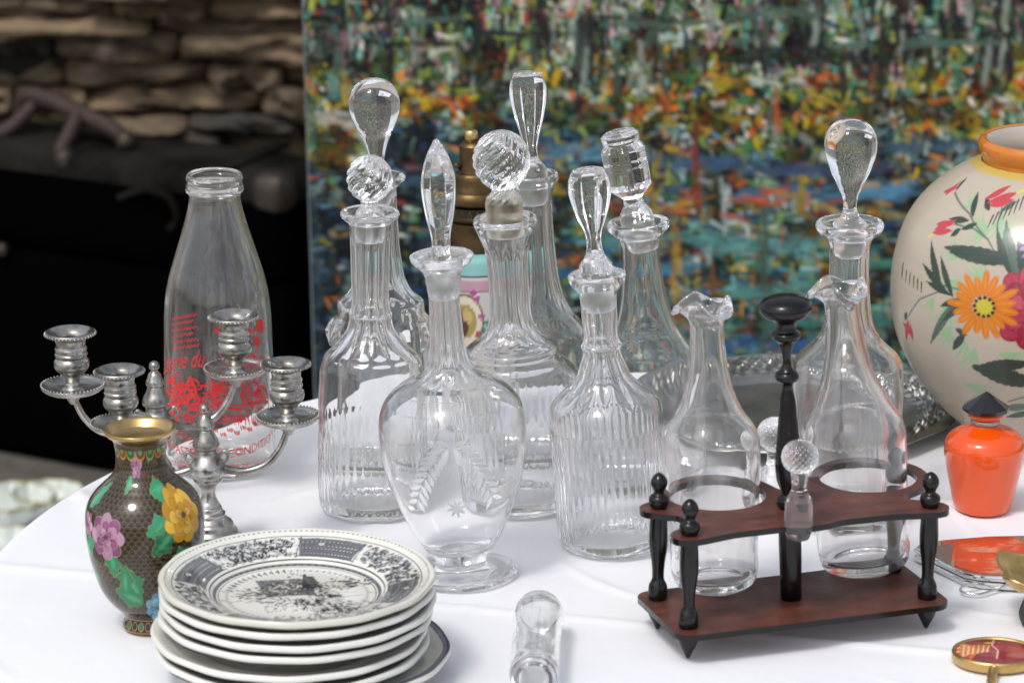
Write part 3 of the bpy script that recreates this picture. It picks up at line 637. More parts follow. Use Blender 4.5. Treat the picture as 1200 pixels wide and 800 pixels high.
# H: leaning barrel stopper
T, P = decanter('decanter with long sloping neck and tilted barrel-shaped stopper, right of the pear stopper', (769, 566), -4.4,
    [(566, 48), (562, 53), (552, 55), (440, 55), (418, 54.5), (408, 52), (400, 47), (388, 40), (372, 33.5), (350, 28), (320, 24), (295, 22), (285, 22.5), (277, 25, 0, 'x'), (270, 33, 0, 'x'), (264, 37, 0, 'x'), (260, 37, 0, 'x'), (258, 34.5, 0, 'x'), (260, 26, 0, 'x'), (264, 21, 0, 'x')],
    [], seg=96)
stopper(P, [(292, 14.5), (290, 16), (270, 18), (258, 20), (248, 19), (238, 13, .03), (229, 12, .05, 'c'), (216, 26.5, .05, 'c'), (192, 27.5, .05, 'c'), (190.5, 26.8, .05, 'c'), (172, 27, .05, 'c'), (165, 21.5, .02, 'c'), (161, 22.5, 0, 'c'), (155, 22.5, 0, 'c'), (152.5, 20), (152, 1)], T, 264, (240, 163, 'panel', 10), seg=120, tilt=(262, -7.5), sharp=40)
# F: right, teardrop
T, P = decanter('decanter with round teardrop stopper behind the right bottle of the rack', (991, 610), -0.7,
    [(610, 55), (606, 61), (597, 63.5), (560, 64, .01), (500, 65, .01), (490, 65), (436, 65), (426, 64), (418, 60), (411, 53), (402, 43), (390, 34, .03), (372, 27.5, .05), (350, 25, .05), (300, 23.5, .03), (288, 24), (278, 28, 0, 'x'), (271, 37, 0, 'x'), (266, 40, 0, 'x'), (262, 40, 0, 'x'), (259.5, 38, 0, 'x'), (261, 30, 0, 'x'), (265, 21, 0, 'x')],
    [(612, 488, 'flute', 44), (400, 292, 'flute', 8)], seg=264)
stopper(P, [(300, 14.5), (298, 16), (272, 18), (260, 19.5), (254, 12), (246, 8.5), (232, 9), (218, 15), (200, 23.5), (180, 30), (166, 31), (152, 27), (143, 17), (139.5, 7), (139, 1)], T, 266, seg=96)
# ---- milk bottle
T, P = decanter('clear milk bottle with red printed farm picture and lettering behind the candelabra', (259, 545), 0, [(545, 52), (541, 59), (533, 62.5), (520, 63.5), (400, 63.5), (365, 62.5), (345, 60.5), (325, 56.5), (300, 49), (275, 41), (255, 35), (238, 31), (230, 30), (226, 31, 0, 'c'), (224, 33.5, 0, 'x'), (219, 34, 0, 'x'), (215, 32.5, 0, 'x'), (213, 32, 0, 'x'), (210, 33.3, 0, 'x'), (206, 33, 0, 'x'), (203.5, 31.5, 0, 'x'), (204, 29, 0, 'x'), (208, 27, 0, 'x')], [], name='milk_bottle', cat='bottle', t=.0028, floor=.007, seg=96, group=None, m='milkglass')
MB = T; mb = smooth_prof(prof(P, [(545, 52), (533, 62.5), (520, 63.5), (400, 63.5), (365, 62.5), (345, 60.5)]), 5)
mz = np.array([p[0] for p in mb]); mr = np.array([p[1] for p in mb]); fm = surf_map(mz, mr, .00035); RM = 63.5 * mpp(P); S = mpp(P)
def mzz(py, th=0): return z_axis(P, py - 63.5 * cos(th) * sin(PITCH + (py - 400) / FPX)) - P.z
def mth(px): return math.asin(max(-1, min(1, (px - 257) / 63.5)))
def text_wrap(txt, th0, th1, zf, size, slant=0):
    cu = bpy.data.curves.new('t', 'FONT'); cu.body = txt; cu.size = 1; cu.resolution_u = 2; o = bpy.data.objects.new('t', cu); COL.objects.link(o)
    dg = bpy.context.evaluated_depsgraph_get(); me = o.evaluated_get(dg).to_mesh(); vv = np.array([v.co[:] for v in me.vertices]); ff = [list(p.vertices) for p in me.polygons]
    wv = vv[:, 0].max(); bpy.data.objects.remove(o); bpy.data.curves.remove(cu); vs = []
    for x, y, _ in vv:
        th = th0 + (th1 - th0) * x / wv + slant * y * size / RM; vs.append(fm(th, zf(th) + y * size))
    return vs, ff
VS, FS = [], []
def addm(vf):
    o = len(VS); VS.extend(vf[0]); FS.extend([[a + o for a in f_] for f_ in vf[1]])
addm(text_wrap('LAIT PASTEURISÉ  CONDITIONNÉ', -1.42, 1.6, lambda th: mzz(537, th) + (th ** 2) * 13 * S * (1.2 if th > 0 else .8), 15 * S))
addm(text_wrap('TALENCE - GIRONDE TÉL 92.78.96', -.95, 1.22, lambda th: mzz(551, th) + th ** 2 * 6 * S, 10 * S))
addm(text_wrap('Laiterie du', -1.35, -.22, lambda th: mzz(430, th) - (th + .3) ** 2 * 9 * S, 30 * S, .3))
addm(text_wrap("s 6e", .45, 1.0, lambda th: mzz(424, th) - (th - .2) ** 2 * 10 * S, 30 * S, .3))
for v in range(0): pass
def ribbon(pts, wd):
    vs, fs = [], []
    for k, (x, y) in enumerate(pts):
        a = pts[max(k - 1, 0)]; b = pts[min(k + 1, len(pts) - 1)]; dx, dy = b[0] - a[0], b[1] - a[1]; l = math.hypot(dx, dy) + 1e-6
        w_ = wd * (1 if 0 < k < len(pts) - 1 else .5)
        for s_ in (-1, 1):
            X_, Y_ = x - dy / l * w_ * s_, y + dx / l * w_ * s_; vs.append(fm((X_ - 257) / 63.5, mzz(Y_, (X_ - 257) / 63.5)))
        if k: fs.append([2 * k - 2, 2 * k - 1, 2 * k + 1, 2 * k])
    return vs, fs
rs = random.Random(5)       # picture drawn in unrolled columns: x px along the surface from the front line
def scrib(x, y, dx, dy, n, wd, amp):
    addm(ribbon([(x + dx * k / n + rs.uniform(-amp, amp), y + dy * k / n + rs.uniform(-amp, amp)) for k in range(n + 1)], wd))
def blobr(x, y, rx, ry, n=14):
    vs = [fm((x - 257) / 63.5, mzz(y, (x - 257) / 63.5))]; fs = []
    for k in range(n): a = 2 * pi * k / n; q_ = rs.uniform(.8, 1.15); u_ = (x + rx * q_ * cos(a) - 257) / 63.5; vs.append(fm(u_, mzz(y + ry * q_ * sin(a), u_)))
    for k in range(n): fs.append([0, 1 + k, 1 + (k + 1) % n])
    addm((vs, fs))
def wav(x, y, dx, dy, amp, wl, wd):
    L = math.hypot(dx, dy); n = max(int(L / 1.1), 3); ph = rs.uniform(0, 6)
    addm(ribbon([(x + dx * k / n + amp * sin(ph + k * L / n / wl * 6.28) * -dy / L, y + dy * k / n + amp * sin(ph + k * L / n / wl * 6.28) * dx / L) for k in range(n + 1)], wd))
def cloud(cx_, cy_, rx_, ry_, nb_, wd):
    addm(ribbon([(cx_ + rx_ * (1 + .16 * abs(sin(nb_ * a / 2))) * cos(a), cy_ + ry_ * (1 + .2 * abs(sin(nb_ * a / 2))) * sin(a)) for a in np.linspace(0, 2 * pi, 44)], wd))
blobr(284, 380, 14, 6); blobr(298, 388, 9, 5); blobr(311, 400, 5, 6); [cloud(rs.uniform(270, 322), rs.uniform(380, 425), rs.uniform(4, 8), rs.uniform(3, 6), 8, .6) for _ in range(12)]; [wav(rs.uniform(265, 310), rs.uniform(385, 420), 14, rs.uniform(-3, 3), 1.2, 5, .6) for _ in range(12)]; None; blobr(268, 388, 9, 5); blobr(318, 382, 7, 8)
for k in range(6): wav(199, 374 + k * 7, 38 + rs.uniform(-8, 4), -5, 1.9, 4.6, .42)
for k in range(30): cloud(rs.uniform(190, 325), rs.uniform(444, 492), rs.uniform(4, 10), rs.uniform(3, 7), rs.choice([6, 8, 10]), rs.uniform(.5, .8))
for k in range(34): wav(rs.uniform(186, 318), rs.uniform(444, 496), rs.uniform(6, 18), rs.uniform(-4, 4), 1.2, 5, rs.uniform(.5, .9))
for g_ in range(11):
    x, y = rs.uniform(188, 318), rs.uniform(448, 488)
    for q in range(6): scrib(x + q * 2.3, y, 1.5, rs.uniform(7, 13), 2, .75, .3)
for k in range(5): blobr(rs.uniform(190, 325), rs.uniform(452, 494), rs.uniform(2, 5), rs.uniform(1.5, 3), 8)
for k in range(14): wav(rs.uniform(188, 206), 440 + k * 4, 14, rs.uniform(-2, 2), 1, 4, 1.1)
for (x, y) in ((245, 505), (252, 503), (262, 508), (270, 503), (278, 506), (286, 500), (294, 502), (302, 496), (310, 492)):
    for q in range(4): scrib(x + q * 1.8, y - 2, 1.5, 5, 2, .7, .6)
for (x0, y0, x1, y1) in ((258, 455, 290, 448), (258, 455, 258, 480), (290, 448, 290, 478), (250, 460, 274, 440), (274, 440, 298, 456), (258, 480, 290, 478), (225, 480, 330, 470), (215, 470, 228, 440), (228, 440, 240, 470)):
    scrib(x0, y0, x1 - x0, y1 - y0, 8, 1.1, .5)
for (cx_, cy_) in ((232, 452), (305, 455), (318, 462), (222, 462)):
    addm(ribbon([(cx_ + (9 + 2 * sin(5 * a)) * cos(a), cy_ + (7 + 2 * cos(4 * a)) * sin(a)) for a in np.linspace(0, 2 * pi, 22)], .9))
for k in range(5): scrib(205 + k * 5, 508 + k * 3, 9, -6, 3, .8, .5)
link('red_print', mesh_of('red_print', VS, FS), M['redprint'], MB)

# ---- oil lamp behind
P = on_z(556, 497); T = thing('oil_lamp', 'brass and turquoise porcelain oil lamp half hidden behind the middle decanters', 'lamp', P)
LP = [(497, 30), (494, 36), (480, 41), (440, 43), (400, 43.5), (340, 43), (310, 41), (296, 37), (290, 26)]
pr = smooth_prof(prof(P, LP), 16); seg = 260; V = rings(pr, seg)
me = grid_mesh('porcelain_body', V); cv = Canvas(820, 400, '#d9d6d0')
r_ = 43 * mpp(P); Lz = pr[-1][0]
def lxy(px, py): return (math.asin(max(-1, min(1, (px - 556) / 43))) / pi * .5 + .5) * 820, (1 - (z_axis(P, py - (13 if py > 340 else 0)) - P.z) / Lz) * 400
_, y1 = lxy(560, 314); cv.a[:int(y1)] = lin('#8cc4bf'); _, y2 = lxy(560, 318); _, y3 = lxy(560, 331); cv.a[int(y1):int(y1) + 3] = lin('#3a3a40'); cv.a[int(y2):int(y3)] = lin('#cfa0b0'); cv.a[int(y3):int(y3) + 3] = lin('#7a6a60')
x, y = lxy(545, 378); cv.ell(x, y, 70, 62, 0, '#8a6a20'); cv.ell(x, y, 64, 56, 0, '#efe4d0'); cv.ell(x, y, 44, 38, 0, '#b9a24e'); cv.ell(x - 10, y + 8, 26, 30, 0, '#5c3a20'); cv.ell(x + 12, y - 12, 20, 14, .4, '#e0c080')
for (px, py, c) in ((560, 355, '#b8549a'), (565, 372, '#b8549a'), (568, 388, '#1f8a78'), (572, 380, '#1f8a78'), (562, 396, '#c84a5a'), (556, 345, '#b8549a')):
    x, y = lxy(px, py); cv.leaf(x - 12, y, 24, 7, rng.uniform(-1, 1), c)
th = (np.arange(seg) / seg * 2 * pi + pi / 2 + pi) % (2 * pi)   # front is -Y
u = ((np.arange(seg) / seg * 2 * pi + pi / 2) % (2 * pi)) / (2 * pi) * 1.0
Xc = np.tile((((np.arange(seg) / seg + 0.25 + 0.5) % 1.0) * 820)[None], (len(pr), 1)); Yc = np.tile(((1 - np.array([p[0] for p in pr]) / Lz) * 400)[:, None], (1, seg))
put_col(me, cv.sample(Xc, Yc).reshape(-1, 3)); link('porcelain_body', me, M['turq'], T)
lathe('brass_collar', prof(P, [(291, 25), (290, 29), (286, 30), (270, 29.5), (262, 31), (258, 32), (256, 28), (254, 31), (248, 31), (246, 27), (240, 27), (236, 30), (230, 31), (228, 29)]), M['brass'], T, seg=64, sub=3, sharp=40)
V = rings(smooth_prof(prof(P, [(236, 29), (232, 31.5), (227, 31), (222, 28)]), 3), 64); link('gilt_band', grid_mesh('gilt_band', V), M['brass'], T)
lathe('burner', prof(P, [(228, 26), (222, 25.5), (214, 23.5), (202, 21.5), (200, 18, 0, 'c'), (198, 17.5), (170, 17, 0, 'c'), (166, 13), (165, 4)]), M['brass'], T, seg=48, sub=3, sharp=40)
lathe('wick_tube', prof(P, [(166, 6), (164, 7), (153, 7), (152, 5.5), (151.5, 1)]), M['rimbrass'], T, seg=24, sub=2, loc=(-.0018, 0, 0))
V_, F_ = [], []
bm = bmesh.new()
for k in range(22):
    a = 2 * pi * k / 22; z0 = z_axis(P, 252) - P.z; z1 = z_axis(P, 240) - P.z; r0 = 31.2 * mpp(P)
    for dd in (-.1, .1):
        v = [bm.verts.new((r0 * cos(a + e), r0 * sin(a + e), zz)) for e, zz in ((dd - .03, z0), (dd + .03, z0), (.03, z1), (-.03, z1))]; bm.faces.new(v)
tag(bm_obj('pierced_gallery', bm, M['brass'], T), kind='stuff')
V = rings(prof(P, [(238, 30.4), (254, 30.4)]) and smooth_prof([(z_axis(P, 254) - P.z, 30.8 * mpp(P)), (z_axis(P, 239) - P.z, 30.8 * mpp(P))], 1), 48); link('gallery_back', grid_mesh('gallery_back', V, False, False), M['gap'], T)
tube('wick_knob', [(-14 * mpp(P), -.004, z_axis(P, 196) - P.z), (-22 * mpp(P), -.006, z_axis(P, 190) - P.z)], .002, M['brass'], T, seg=8, sub=2)

# =================================================================== BOTTLE RACK
f1, f2, f3 = on_z(806, 770), on_z(771, 736), on_z(1085, 735)
ux = (f3 - f1).normalized(); uy = Vector((-ux.y, ux.x, 0)); LX = (f3 - f1).length; WY = max((f2 - f1).dot(uy), .05)
RC = f1 + ux * LX / 2 + uy * WY / 2; rot = atan2(ux.y, ux.x); S = mpp(RC)
rack = thing('bottle_rack', 'red and black turned wood bottle rack with tall central handle', 'rack', RC, (0, 0, rot))
zb0 = z_axis(f1, 741) - TZ; zb1 = zb0 + .004; zt1 = z_axis(f1, 626) - TZ; zt0 = zt1 - .0042
hx, hy = LX / 2, WY / 2
def rl(P_): v = P_ - RC; return Vector((v.dot(ux), v.dot(uy), v.z))
BI = on_z(838, 684, TZ + zb1); BJ = on_z(1014, 662, TZ + zb1)
bi, bj = rl(BI), rl(BJ)
print('rack', LX, WY, bi, bj, 'zt', zb0, zt1, 'S', S)
def board(name, outline, holes, z0, z1, mats):
    bm = bmesh.new(); es = []
    for loop in [outline] + holes:
        vs = [bm.verts.new((x, y, z0)) for x, y in loop]
        es += [bm.edges.new((vs[k], vs[(k + 1) % len(vs)])) for k in range(len(vs))]
    bmesh.ops.triangle_fill(bm, use_beauty=True, use_dissolve=False, edges=es)
    g = bmesh.ops.extrude_face_region(bm, geom=bm.faces[:]); bmesh.ops.translate(bm, verts=[v for v in g['geom'] if isinstance(v, bmesh.types.BMVert)], vec=(0, 0, z1 - z0))
    bmesh.ops.recalc_face_normals(bm, faces=bm.faces)
    for f_ in bm.faces: f_.material_index = 0 if abs(f_.normal.z) > .5 else 1
    return bm_obj(name, bm, mats, rack, sharp=40)
def circ(cx, cy, r, n=40): return [(cx + r * cos(2 * pi * k / n), cy + r * sin(2 * pi * k / n)) for k in range(n)]
RB = 57 * S * 1.02
def inside(x, y):
    m = .009
    if abs(x) < hx * .92 and abs(y) < hy + .0055: return True
    for sx in (-1, 1):
        for sy in (-1, 1):
            if math.hypot(x - sx * hx, y - sy * hy) < .0135: return True
    for c in (bi, bj):
        if math.hypot(x - c.x, y - c.y) < RB + .009: return True
    if math.hypot(x, y) < hy + .010: return True
    return False
outl = []
for k in range(220):
    a = 2 * pi * k / 220; r = .25
    while r > 0 and not inside(r * cos(a), r * sin(a)): r -= .0006
    outl.append(r)
for _ in range(3): outl = [(outl[k - 1] + outl[k] * 2 + outl[(k + 1) % 220]) / 4 for k in range(220)]
outl = [(outl[k] * cos(2 * pi * k / 220), outl[k] * sin(2 * pi * k / 220)) for k in range(220)]
st1 = rl(on_z(940, 600, TZ + zt1)); st2 = rl(on_z(903, 574, TZ + zt1))
print('stoppers', st1, st2)
holes = [circ(bi.x, bi.y, RB), circ(bj.x, bj.y, RB)]
board('top_shelf', outl, holes, zt0, zt1, [M['redwood'], M['ebony']])
e = .008
base_o = []
for (sx, sy) in ((1, 1), (-1, 1), (-1, -1), (1, -1)):
    for k in range(5): a = atan2(sy, sx) + (k - 2) * pi / 10; base_o.append((sx * (hx + e - .008) + .012 * cos(a), sy * (hy + e - .004) + .012 * sin(a)))
board('base_board', base_o, [], zb0, zb1, [M['redwood'], M['ebony']])
def hz(py): return z_axis(f1, py) - TZ
for sx in (-1, 1):
    for sy in (-1, 1):
        lathe('corner_post', [(zb1 + .0002, 11 * S), (zb1 + .006, 11.5 * S), (zb1 + .010, 10.5 * S), (zb1 + .0135, 7.5 * S), (zb1 + .018, 7 * S), (zb1 + .026, 8 * S), (zb1 + .036, 10.5 * S), (zb1 + .046, 11 * S), (zb1 + .058, 10 * S), (zt0 - .0002, 10 * S)], M['ebony'], rack, seg=24, sub=3, loc=(sx * hx, sy * hy, 0))
        lathe('finial', [(zt1 + .0002, 9 * S), (zt1 + .003, 11.5 * S), (zt1 + .008, 11 * S), (zt1 + .0105, 6 * S), (zt1 + .0125, 7 * S), (zt1 + .0165, 10 * S), (zt1 + .0205, 8.5 * S), (zt1 + .0235, 4 * S), (zt1 + .0245, .5 * S)], M['ebony'], rack, seg=24, sub=3, loc=(sx * hx, sy * hy, 0))
        lathe('foot', [(0, 2 * S), (.003, 4.5 * S), (zb0 - .003, 13 * S), (zb0 - .0002, 13.5 * S)], M['ebony'], rack, seg=20, sub=2, loc=(sx * hx, sy * hy, 0))
CPp = RC.copy()
def ch(py): return z_axis(RC, py) - TZ
lathe('handle_post', [(zb1 + .0002, 12.5 * S), (ch(600), 12.5 * S), (ch(592), 12 * S, 0, 'c'), (ch(590), 14.5 * S), (ch(582), 14.5 * S, 0, 'c'), (ch(580), 11 * S), (ch(560), 14.5 * S), (ch(540), 16 * S), (ch(515), 13.5 * S), (ch(470), 9.5 * S), (ch(446), 8.5 * S), (ch(443), 13 * S), (ch(439), 14 * S), (ch(435), 12.5 * S), (ch(432), 8.5 * S), (ch(405), 7.5 * S), (ch(399), 10 * S), (ch(394), 15.5 * S), (ch(389), 16.5 * S), (ch(384), 12 * S), (ch(379), 12 * S), (ch(374), 14 * S), (ch(370), 22 * S), (ch(364), 29 * S), (ch(357), 31 * S), (ch(351), 28 * S), (ch(346), 17 * S), (ch(344), 2 * S)], M['ebony'], rack, seg=40, sub=4, rot=(0, radians(-2.4), 0))
# bottles in the rack
def rack_bottle(label, Pb, lean, pts):
    T = thing('cruet_bottle', label, 'bottle', Pb, lean_eul(lean), 'stopperless bottles in the wooden rack')
    vessel('flask', prof(Pb, pts), M['old_glass'], T, t=.0026, floor=.006, seg=120, zones=[(z_axis(Pb, pts[0][0] - 290) - Pb.z - .02, 1, 'lobe', 3)], zl=(22, .0045))
rack_bottle('stopperless bottle with crimped pouring lip in the left ring of the rack', BI + Vector((0, 0, .0006)), -2.6, [(684, 40), (680, 46), (674, 49), (640, 51.5), (600, 54), (560, 56.5), (530, 58), (515, 57.5), (500, 52), (486, 42), (470, 34), (450, 27), (425, 22.5), (400, 20.5), (385, 20), (374, 21.5, 0, 'x'), (366, 26, -.10, 'x'), (360, 33, -.16, 'x'), (357, 35, -.2, 'x'), (354, 32, -.2, 'x'), (358, 24, -.1, 'x'), (365, 17, 0, 'x')])
rack_bottle('stopperless bottle with crimped pouring lip in the right ring of the rack', BJ + Vector((0, 0, .001)), -6.4, [(662, 44), (658, 50), (652, 52), (610, 54.5), (570, 57.5), (530, 60.5), (505, 61), (492, 58), (478, 49), (460, 40), (440, 32), (415, 26), (385, 22), (365, 20.5), (358, 20.5), (350, 22, 0, 'x'), (343, 27, -.10, 'x'), (338, 33, -.16, 'x'), (335, 35, -.18, 'x'), (332, 32, -.18, 'x'), (336, 24, -.1, 'x'), (343, 17, 0, 'x')])
# loose stoppers of the two bottles, standing in the rack
def loose_stopper(label, px, py_ball, rball, py_bot, plan):
    Pq = plan; S_ = mpp(Pq); z0 = z_axis(Pq, py_bot) - Pq.z
    T = thing('glass_stopper', label, 'stopper', Pq + Vector((0, 0, z0)), (0, 0, 0), 'loose glass stoppers')
    hb = (py_bot - py_ball) * S_ / cos(PITCH); r = rball * S_
    lathe('peg', [(0, 12.5 * S_), (.001, 13.5 * S_), (hb * .44, 16 * S_, 0, 'c'), (hb * .47, 16 * S_, 0, 'c'), (hb * .50, 14 * S_), (hb * .60, 9.5 * S_), (hb * .68, 9 * S_), (hb - r * .85, 11 * S_)], [M['glass']], T, seg=64, zones=[(hb * .5, hb, 'panel', 6)], sub=4)
    V = []; prb = [(hb - r * cos(pi * k / 30) * 1.0, max(r * sin(pi * k / 30), 1e-4), .0, '') for k in range(3, 31)]; prb = [(hb - r * cos(pi * (.1 + .9 * k / 100)), max(r * sin(pi * (.1 + .9 * k / 100)), 1e-4), 0, '') for k in range(101)]
    seg = 200; th = np.linspace(0, 2 * pi, seg, endpoint=False); V = rings(prb, seg)
    for k in range(len(prb)):
        lat = k / 100 * 14
        dv = np.abs(np.sin(lat * pi * .5 + th * 9)) * np.abs(np.sin(lat * pi * .5 - th * 9)) * .07 * r * sin(pi * (.1 + .9 * k / 100))
        nx_ = np.cos(th); V[k, :, 0] += nx_ * dv; V[k, :, 1] += np.sin(th) * dv
    link('diamond_cut_ball', grid_mesh('diamond_cut_ball', V), M['glass'], T)
    return T
def rw(x, y): return RC + ux * x + uy * y
loose_stopper('diamond-cut ball stopper in front of the right rack bottle', 940, 535, 20.5, 630, rw(rl(on_z(920, 604, TZ + zt1)).x, -hy - .008) * 1)
loose_stopper('diamond-cut ball stopper standing behind the black handle of the rack', 906, 508, 20.5, 590, on_z(906, 624) )

# =================================================================== SILVER TRAY
P = on_z(925, 489); T = thing('serving_tray', 'oval tarnished silver tray with embossed floral border behind the rack', 'tray', P, (0, 0, radians(4)))
S = mpp(P); nr, seg = 120, 480; V = np.zeros((nr * 2, seg, 3)); th = np.linspace(0, 2 * pi, seg, endpoint=False)
Rt = 197 * S * (1 + .022 * np.abs(np.cos(3 * th)) ** .6 + .012 * np.cos(12 * th)) * (1 - .03 * np.sin(th) ** 2)
for k in range(nr):
    f_ = (k / (nr - 1)); r = Rt * f_
    zr = np.interp(f_, [0, .66, .70, .74, .93, .955, .975, 1], [.002, .002, .0045, .0065, .0125, .0150, .0145, .0125])
    ang = th * 1.0; band = math.exp(-((f_ - .845) / .085) ** 4)
    rel = 1.5 * band * (.0022 * np.sin(24 * th + 9 * np.sin(f_ * 40)) * np.cos(f_ * 90 + 2.5 * np.sin(12 * th)) + .0016 * np.abs(np.sin(9 * th + f_ * 26)) + .001 * np.sin(60 * th + f_ * 70))
    V[k, :, 0] = r * np.cos(th); V[k, :, 1] = r * np.sin(th); V[k, :, 2] = zr + rel
    V[2 * nr - 1 - k, :, 0] = r * np.cos(th) * .998; V[2 * nr - 1 - k, :, 1] = r * np.sin(th) * .998; V[2 * nr - 1 - k, :, 2] = max(zr - .0015, 0.0004) if f_ < .99 else zr - .001
link('tray', grid_mesh('embossed_tray', V), M['pewter'], T).name = 'embossed_dish'

# =================================================================== CANDELABRA
def candelabrum(label, base, ang, lean=0):
    P = on_z(*base); S = mpp(P) * 1.0; cp = 1 / cos(PITCH) 
    T = thing('candelabrum', label, 'candelabrum', P, (0, radians(lean), ang), 'two-light silver candelabra')
    H = lambda h: h * S * cp
    def L(name, pts, m='silver', **k): return lathe(name, [(H(a), b * S, *r) for a, b, *r in pts], M[m], T, seg=48, sub=4, **k)
    L('foot', [(0, 42), (1.5, 43.5), (4, 43), (6, 39), (9, 38), (13, 34), (17, 33), (22, 29), (27, 27), (31, 22), (36, 18.5), (38, 19), (40, 15.5), (43, 15.5), (46, 14.5)])
    L('column', [(46, 14), (50, 12), (53, 10.2), (72, 11.5), (74, 14), (77, 16.5), (80, 16), (88, 20.5), (94, 20.5), (101, 17), (108, 12.5), (113, 12.5), (116, 15.5), (122, 15), (130, 11), (137, 8.5)])
    L('finial', [(137, 9), (138, 10), (142, 10.5), (146, 9), (152, 6.2), (154, 4), (155, 4), (157, 5.6), (160, 6), (163, 5.3), (166, 1.5)])
    for sg in (-1, 1):
        def A(u, h): return (sg * u * S, 0, H(h))
        tube('arm', [A(14, 94), A(24, 88), (sg * 45 * S, 0, H(85)), A(68, 92), A(84, 108), A(92, 124), A(95, 134)], lambda t: (5.2 - 1.6 * t) * S, M['silver'], T, seg=14)
        tube('scroll', [A(14, 104), A(22, 110), A(25, 103), A(20, 97), A(17, 101)], lambda t: (2.6 - 1.2 * t) * S, M['silver'], T, seg=8)
        X0 = (sg * 96 * S, 0, 0)
        lathe('arm_leaf', [(H(126), 4 * S), (H(130), 6.5 * S, .1), (H(136), 9 * S, .15), (H(139), 5 * S)], M['silver'], T, seg=48, sub=4, zones=[(0, 1, 'flute', 8)], loc=X0)
        pan = lathe('drip_pan', [(H(a), b * S) for a, b in ((139, 6), (139.5, 20), (141, 30), (144, 35), (147, 37.2), (148, 37.2), (148.6, 35.5), (146.5, 33), (144.5, 27), (143.5, 20), (144, 12), (146, 10), (148, 9.5))], M['silver'], T, seg=64, sub=3, loc=X0)
        cup = lathe('candle_cup', [(H(a), b * S) for a, b in ((148, 9.5), (152, 8), (156, 8.5), (160, 11), (163, 15), (168, 19.5), (173, 20.5), (177, 19.5), (180, 17), (182, 18.5), (184, 19), (186, 17.5), (188, 18), (190, 18.7), (192, 17.5), (200, 18), (203, 20), (205, 26), (207, 28.5), (209, 28.5), (210, 27), (208.5, 22), (206, 17.5), (204, 15), (190, 14), (185, 12), (184, 1))], M['silver'], T, seg=64, sub=3, loc=X0)
        for par, rr, hh, nb, br in ((pan, 36.2, 148.9, 50, 1.7), (cup, 28.9, 207.4, 40, 1.8)):
            bm = bmesh.new()
            for k in range(nb):
                a = 2 * pi * k / nb; bmesh.ops.create_icosphere(bm, subdivisions=1, radius=br * S, matrix=Matrix.Translation((rr * S * cos(a), rr * S * sin(a), H(hh))))
            tag(bm_obj('beading', bm, M['silver'], par, smooth=True), kind='stuff')
    return T
candelabrum('two-light silver candelabrum nearest the plates, column showing beside the dark vase', (247, 638), radians(4), -1.2)
candelabrum('two-light silver candelabrum further back, its column hidden by the dark vase', (188, 588), radians(17), -1.0)

# =================================================================== CLOISONNE VASE
P = on_z(177, 733); T = thing('enamel_vase', 'small dark enamelled vase with pink and yellow flowers and brass rim', 'vase', P, lean_eul(-1.6))
VP = [(733, 30), (731, 32.5), (727, 33), (718, 30.5), (712, 34), (702, 44), (688, 54), (665, 62.5), (640, 68), (615, 70), (598, 69), (585, 65), (574, 57), (564, 46), (554, 36), (544, 31), (532, 29.5), (522, 30), (512, 33), (508, 37)]
pr = smooth_prof(prof(P, VP), 20); seg = 600; V = rings(pr, seg); Hz = pr[-1][0]
W_, H_ = 1500, 720; cv = Canvas(W_, H_, '#17120e'); vz = np.array([p[0] for p in pr]); vr = np.array([p[1] for p in pr]); S = mpp(P)
cxa = 174
def vx(px, py):
    th, z = surf_uv(P, px, py, lambda y: 177 - (733 - y) * .028, vz, vr, S)
    return (.5 + th / (2 * pi)) * W_, (1 - z / Hz) * H_
for row in range(44):      # gold wire cloud scales
    for c in range(50):
        x = (c + .5 * (row % 2)) * W_ / 50; y = row * 16.5 + 6
        if y < 70 or y > 660: continue
        for (ra, cc) in ((13, '#7d673a'), (7, '#54452a')):
            cv.line([(x + ra * 1.1 * cos(a), y + ra * sin(a)) for a in np.linspace(pi, 2 * pi, 7)], .9, cc, 1.2, .9)
def petal_flower(px, py, R, n, c1, c2, edge='#b89a58', rings_=3, cc='#6a2a4a'):
    X0, Y0 = vx(px, py); k = 2.95
    for ring in range(rings_):
        rr = R * k * (1 - .3 * ring); m = max(n - ring * 2, 4)
        for q in range(m):
            a = 2 * pi * q / m + ring * .5; x = X0 + cos(a) * rr * .68; y = Y0 + sin(a) * rr * .68; pw = rr * .42
            cv.ell(x, y, pw + 1.6, pw * .85 + 1.6, a, edge); cv.ell(x, y, pw, pw * .85, a, np.array(lin(c1 if (ring + q) % 2 else c2)) * rng.uniform(.7, 1.1))
            cv.ell(x - cos(a) * pw * .5, y - sin(a) * pw * .5, pw * .5, pw * .6, a, np.array(lin(c1)) * .6, 12, .7)
            for w_ in (-.5, 0, .5): cv.seg(x - cos(a) * pw * .6, y - sin(a) * pw * .6, x + cos(a + w_) * pw * .7, y + sin(a + w_) * pw * .7, .5, .4, edge, 1, .6)
    cv.ell(X0, Y0, R * k * .14, R * k * .12, 0, cc)
def vleaf(px, py, L, W, deg, c='#2f8a5c', lobes=2.5):
    X0, Y0 = vx(px, py); cv.leaf(X0, Y0, L * 3.6, W * 3.9, radians(deg), c, vein='#8fae6a', edge='#a8985a', lobes=lobes)
    X1, Y1 = X0 + cos(radians(deg)) * L * 1.2, Y0 + sin(radians(deg)) * L * 1.2
    cv.ell(X1, Y1, L * 1.1, W * 1.1, radians(deg), '#5fb084', 14, .5)
cv.line([vx(120, 640), vx(135, 690), vx(165, 715)], 4, '#5a2a1c'); cv.line([vx(172, 555), vx(190, 560), vx(215, 600)], 4, '#6a2c20')
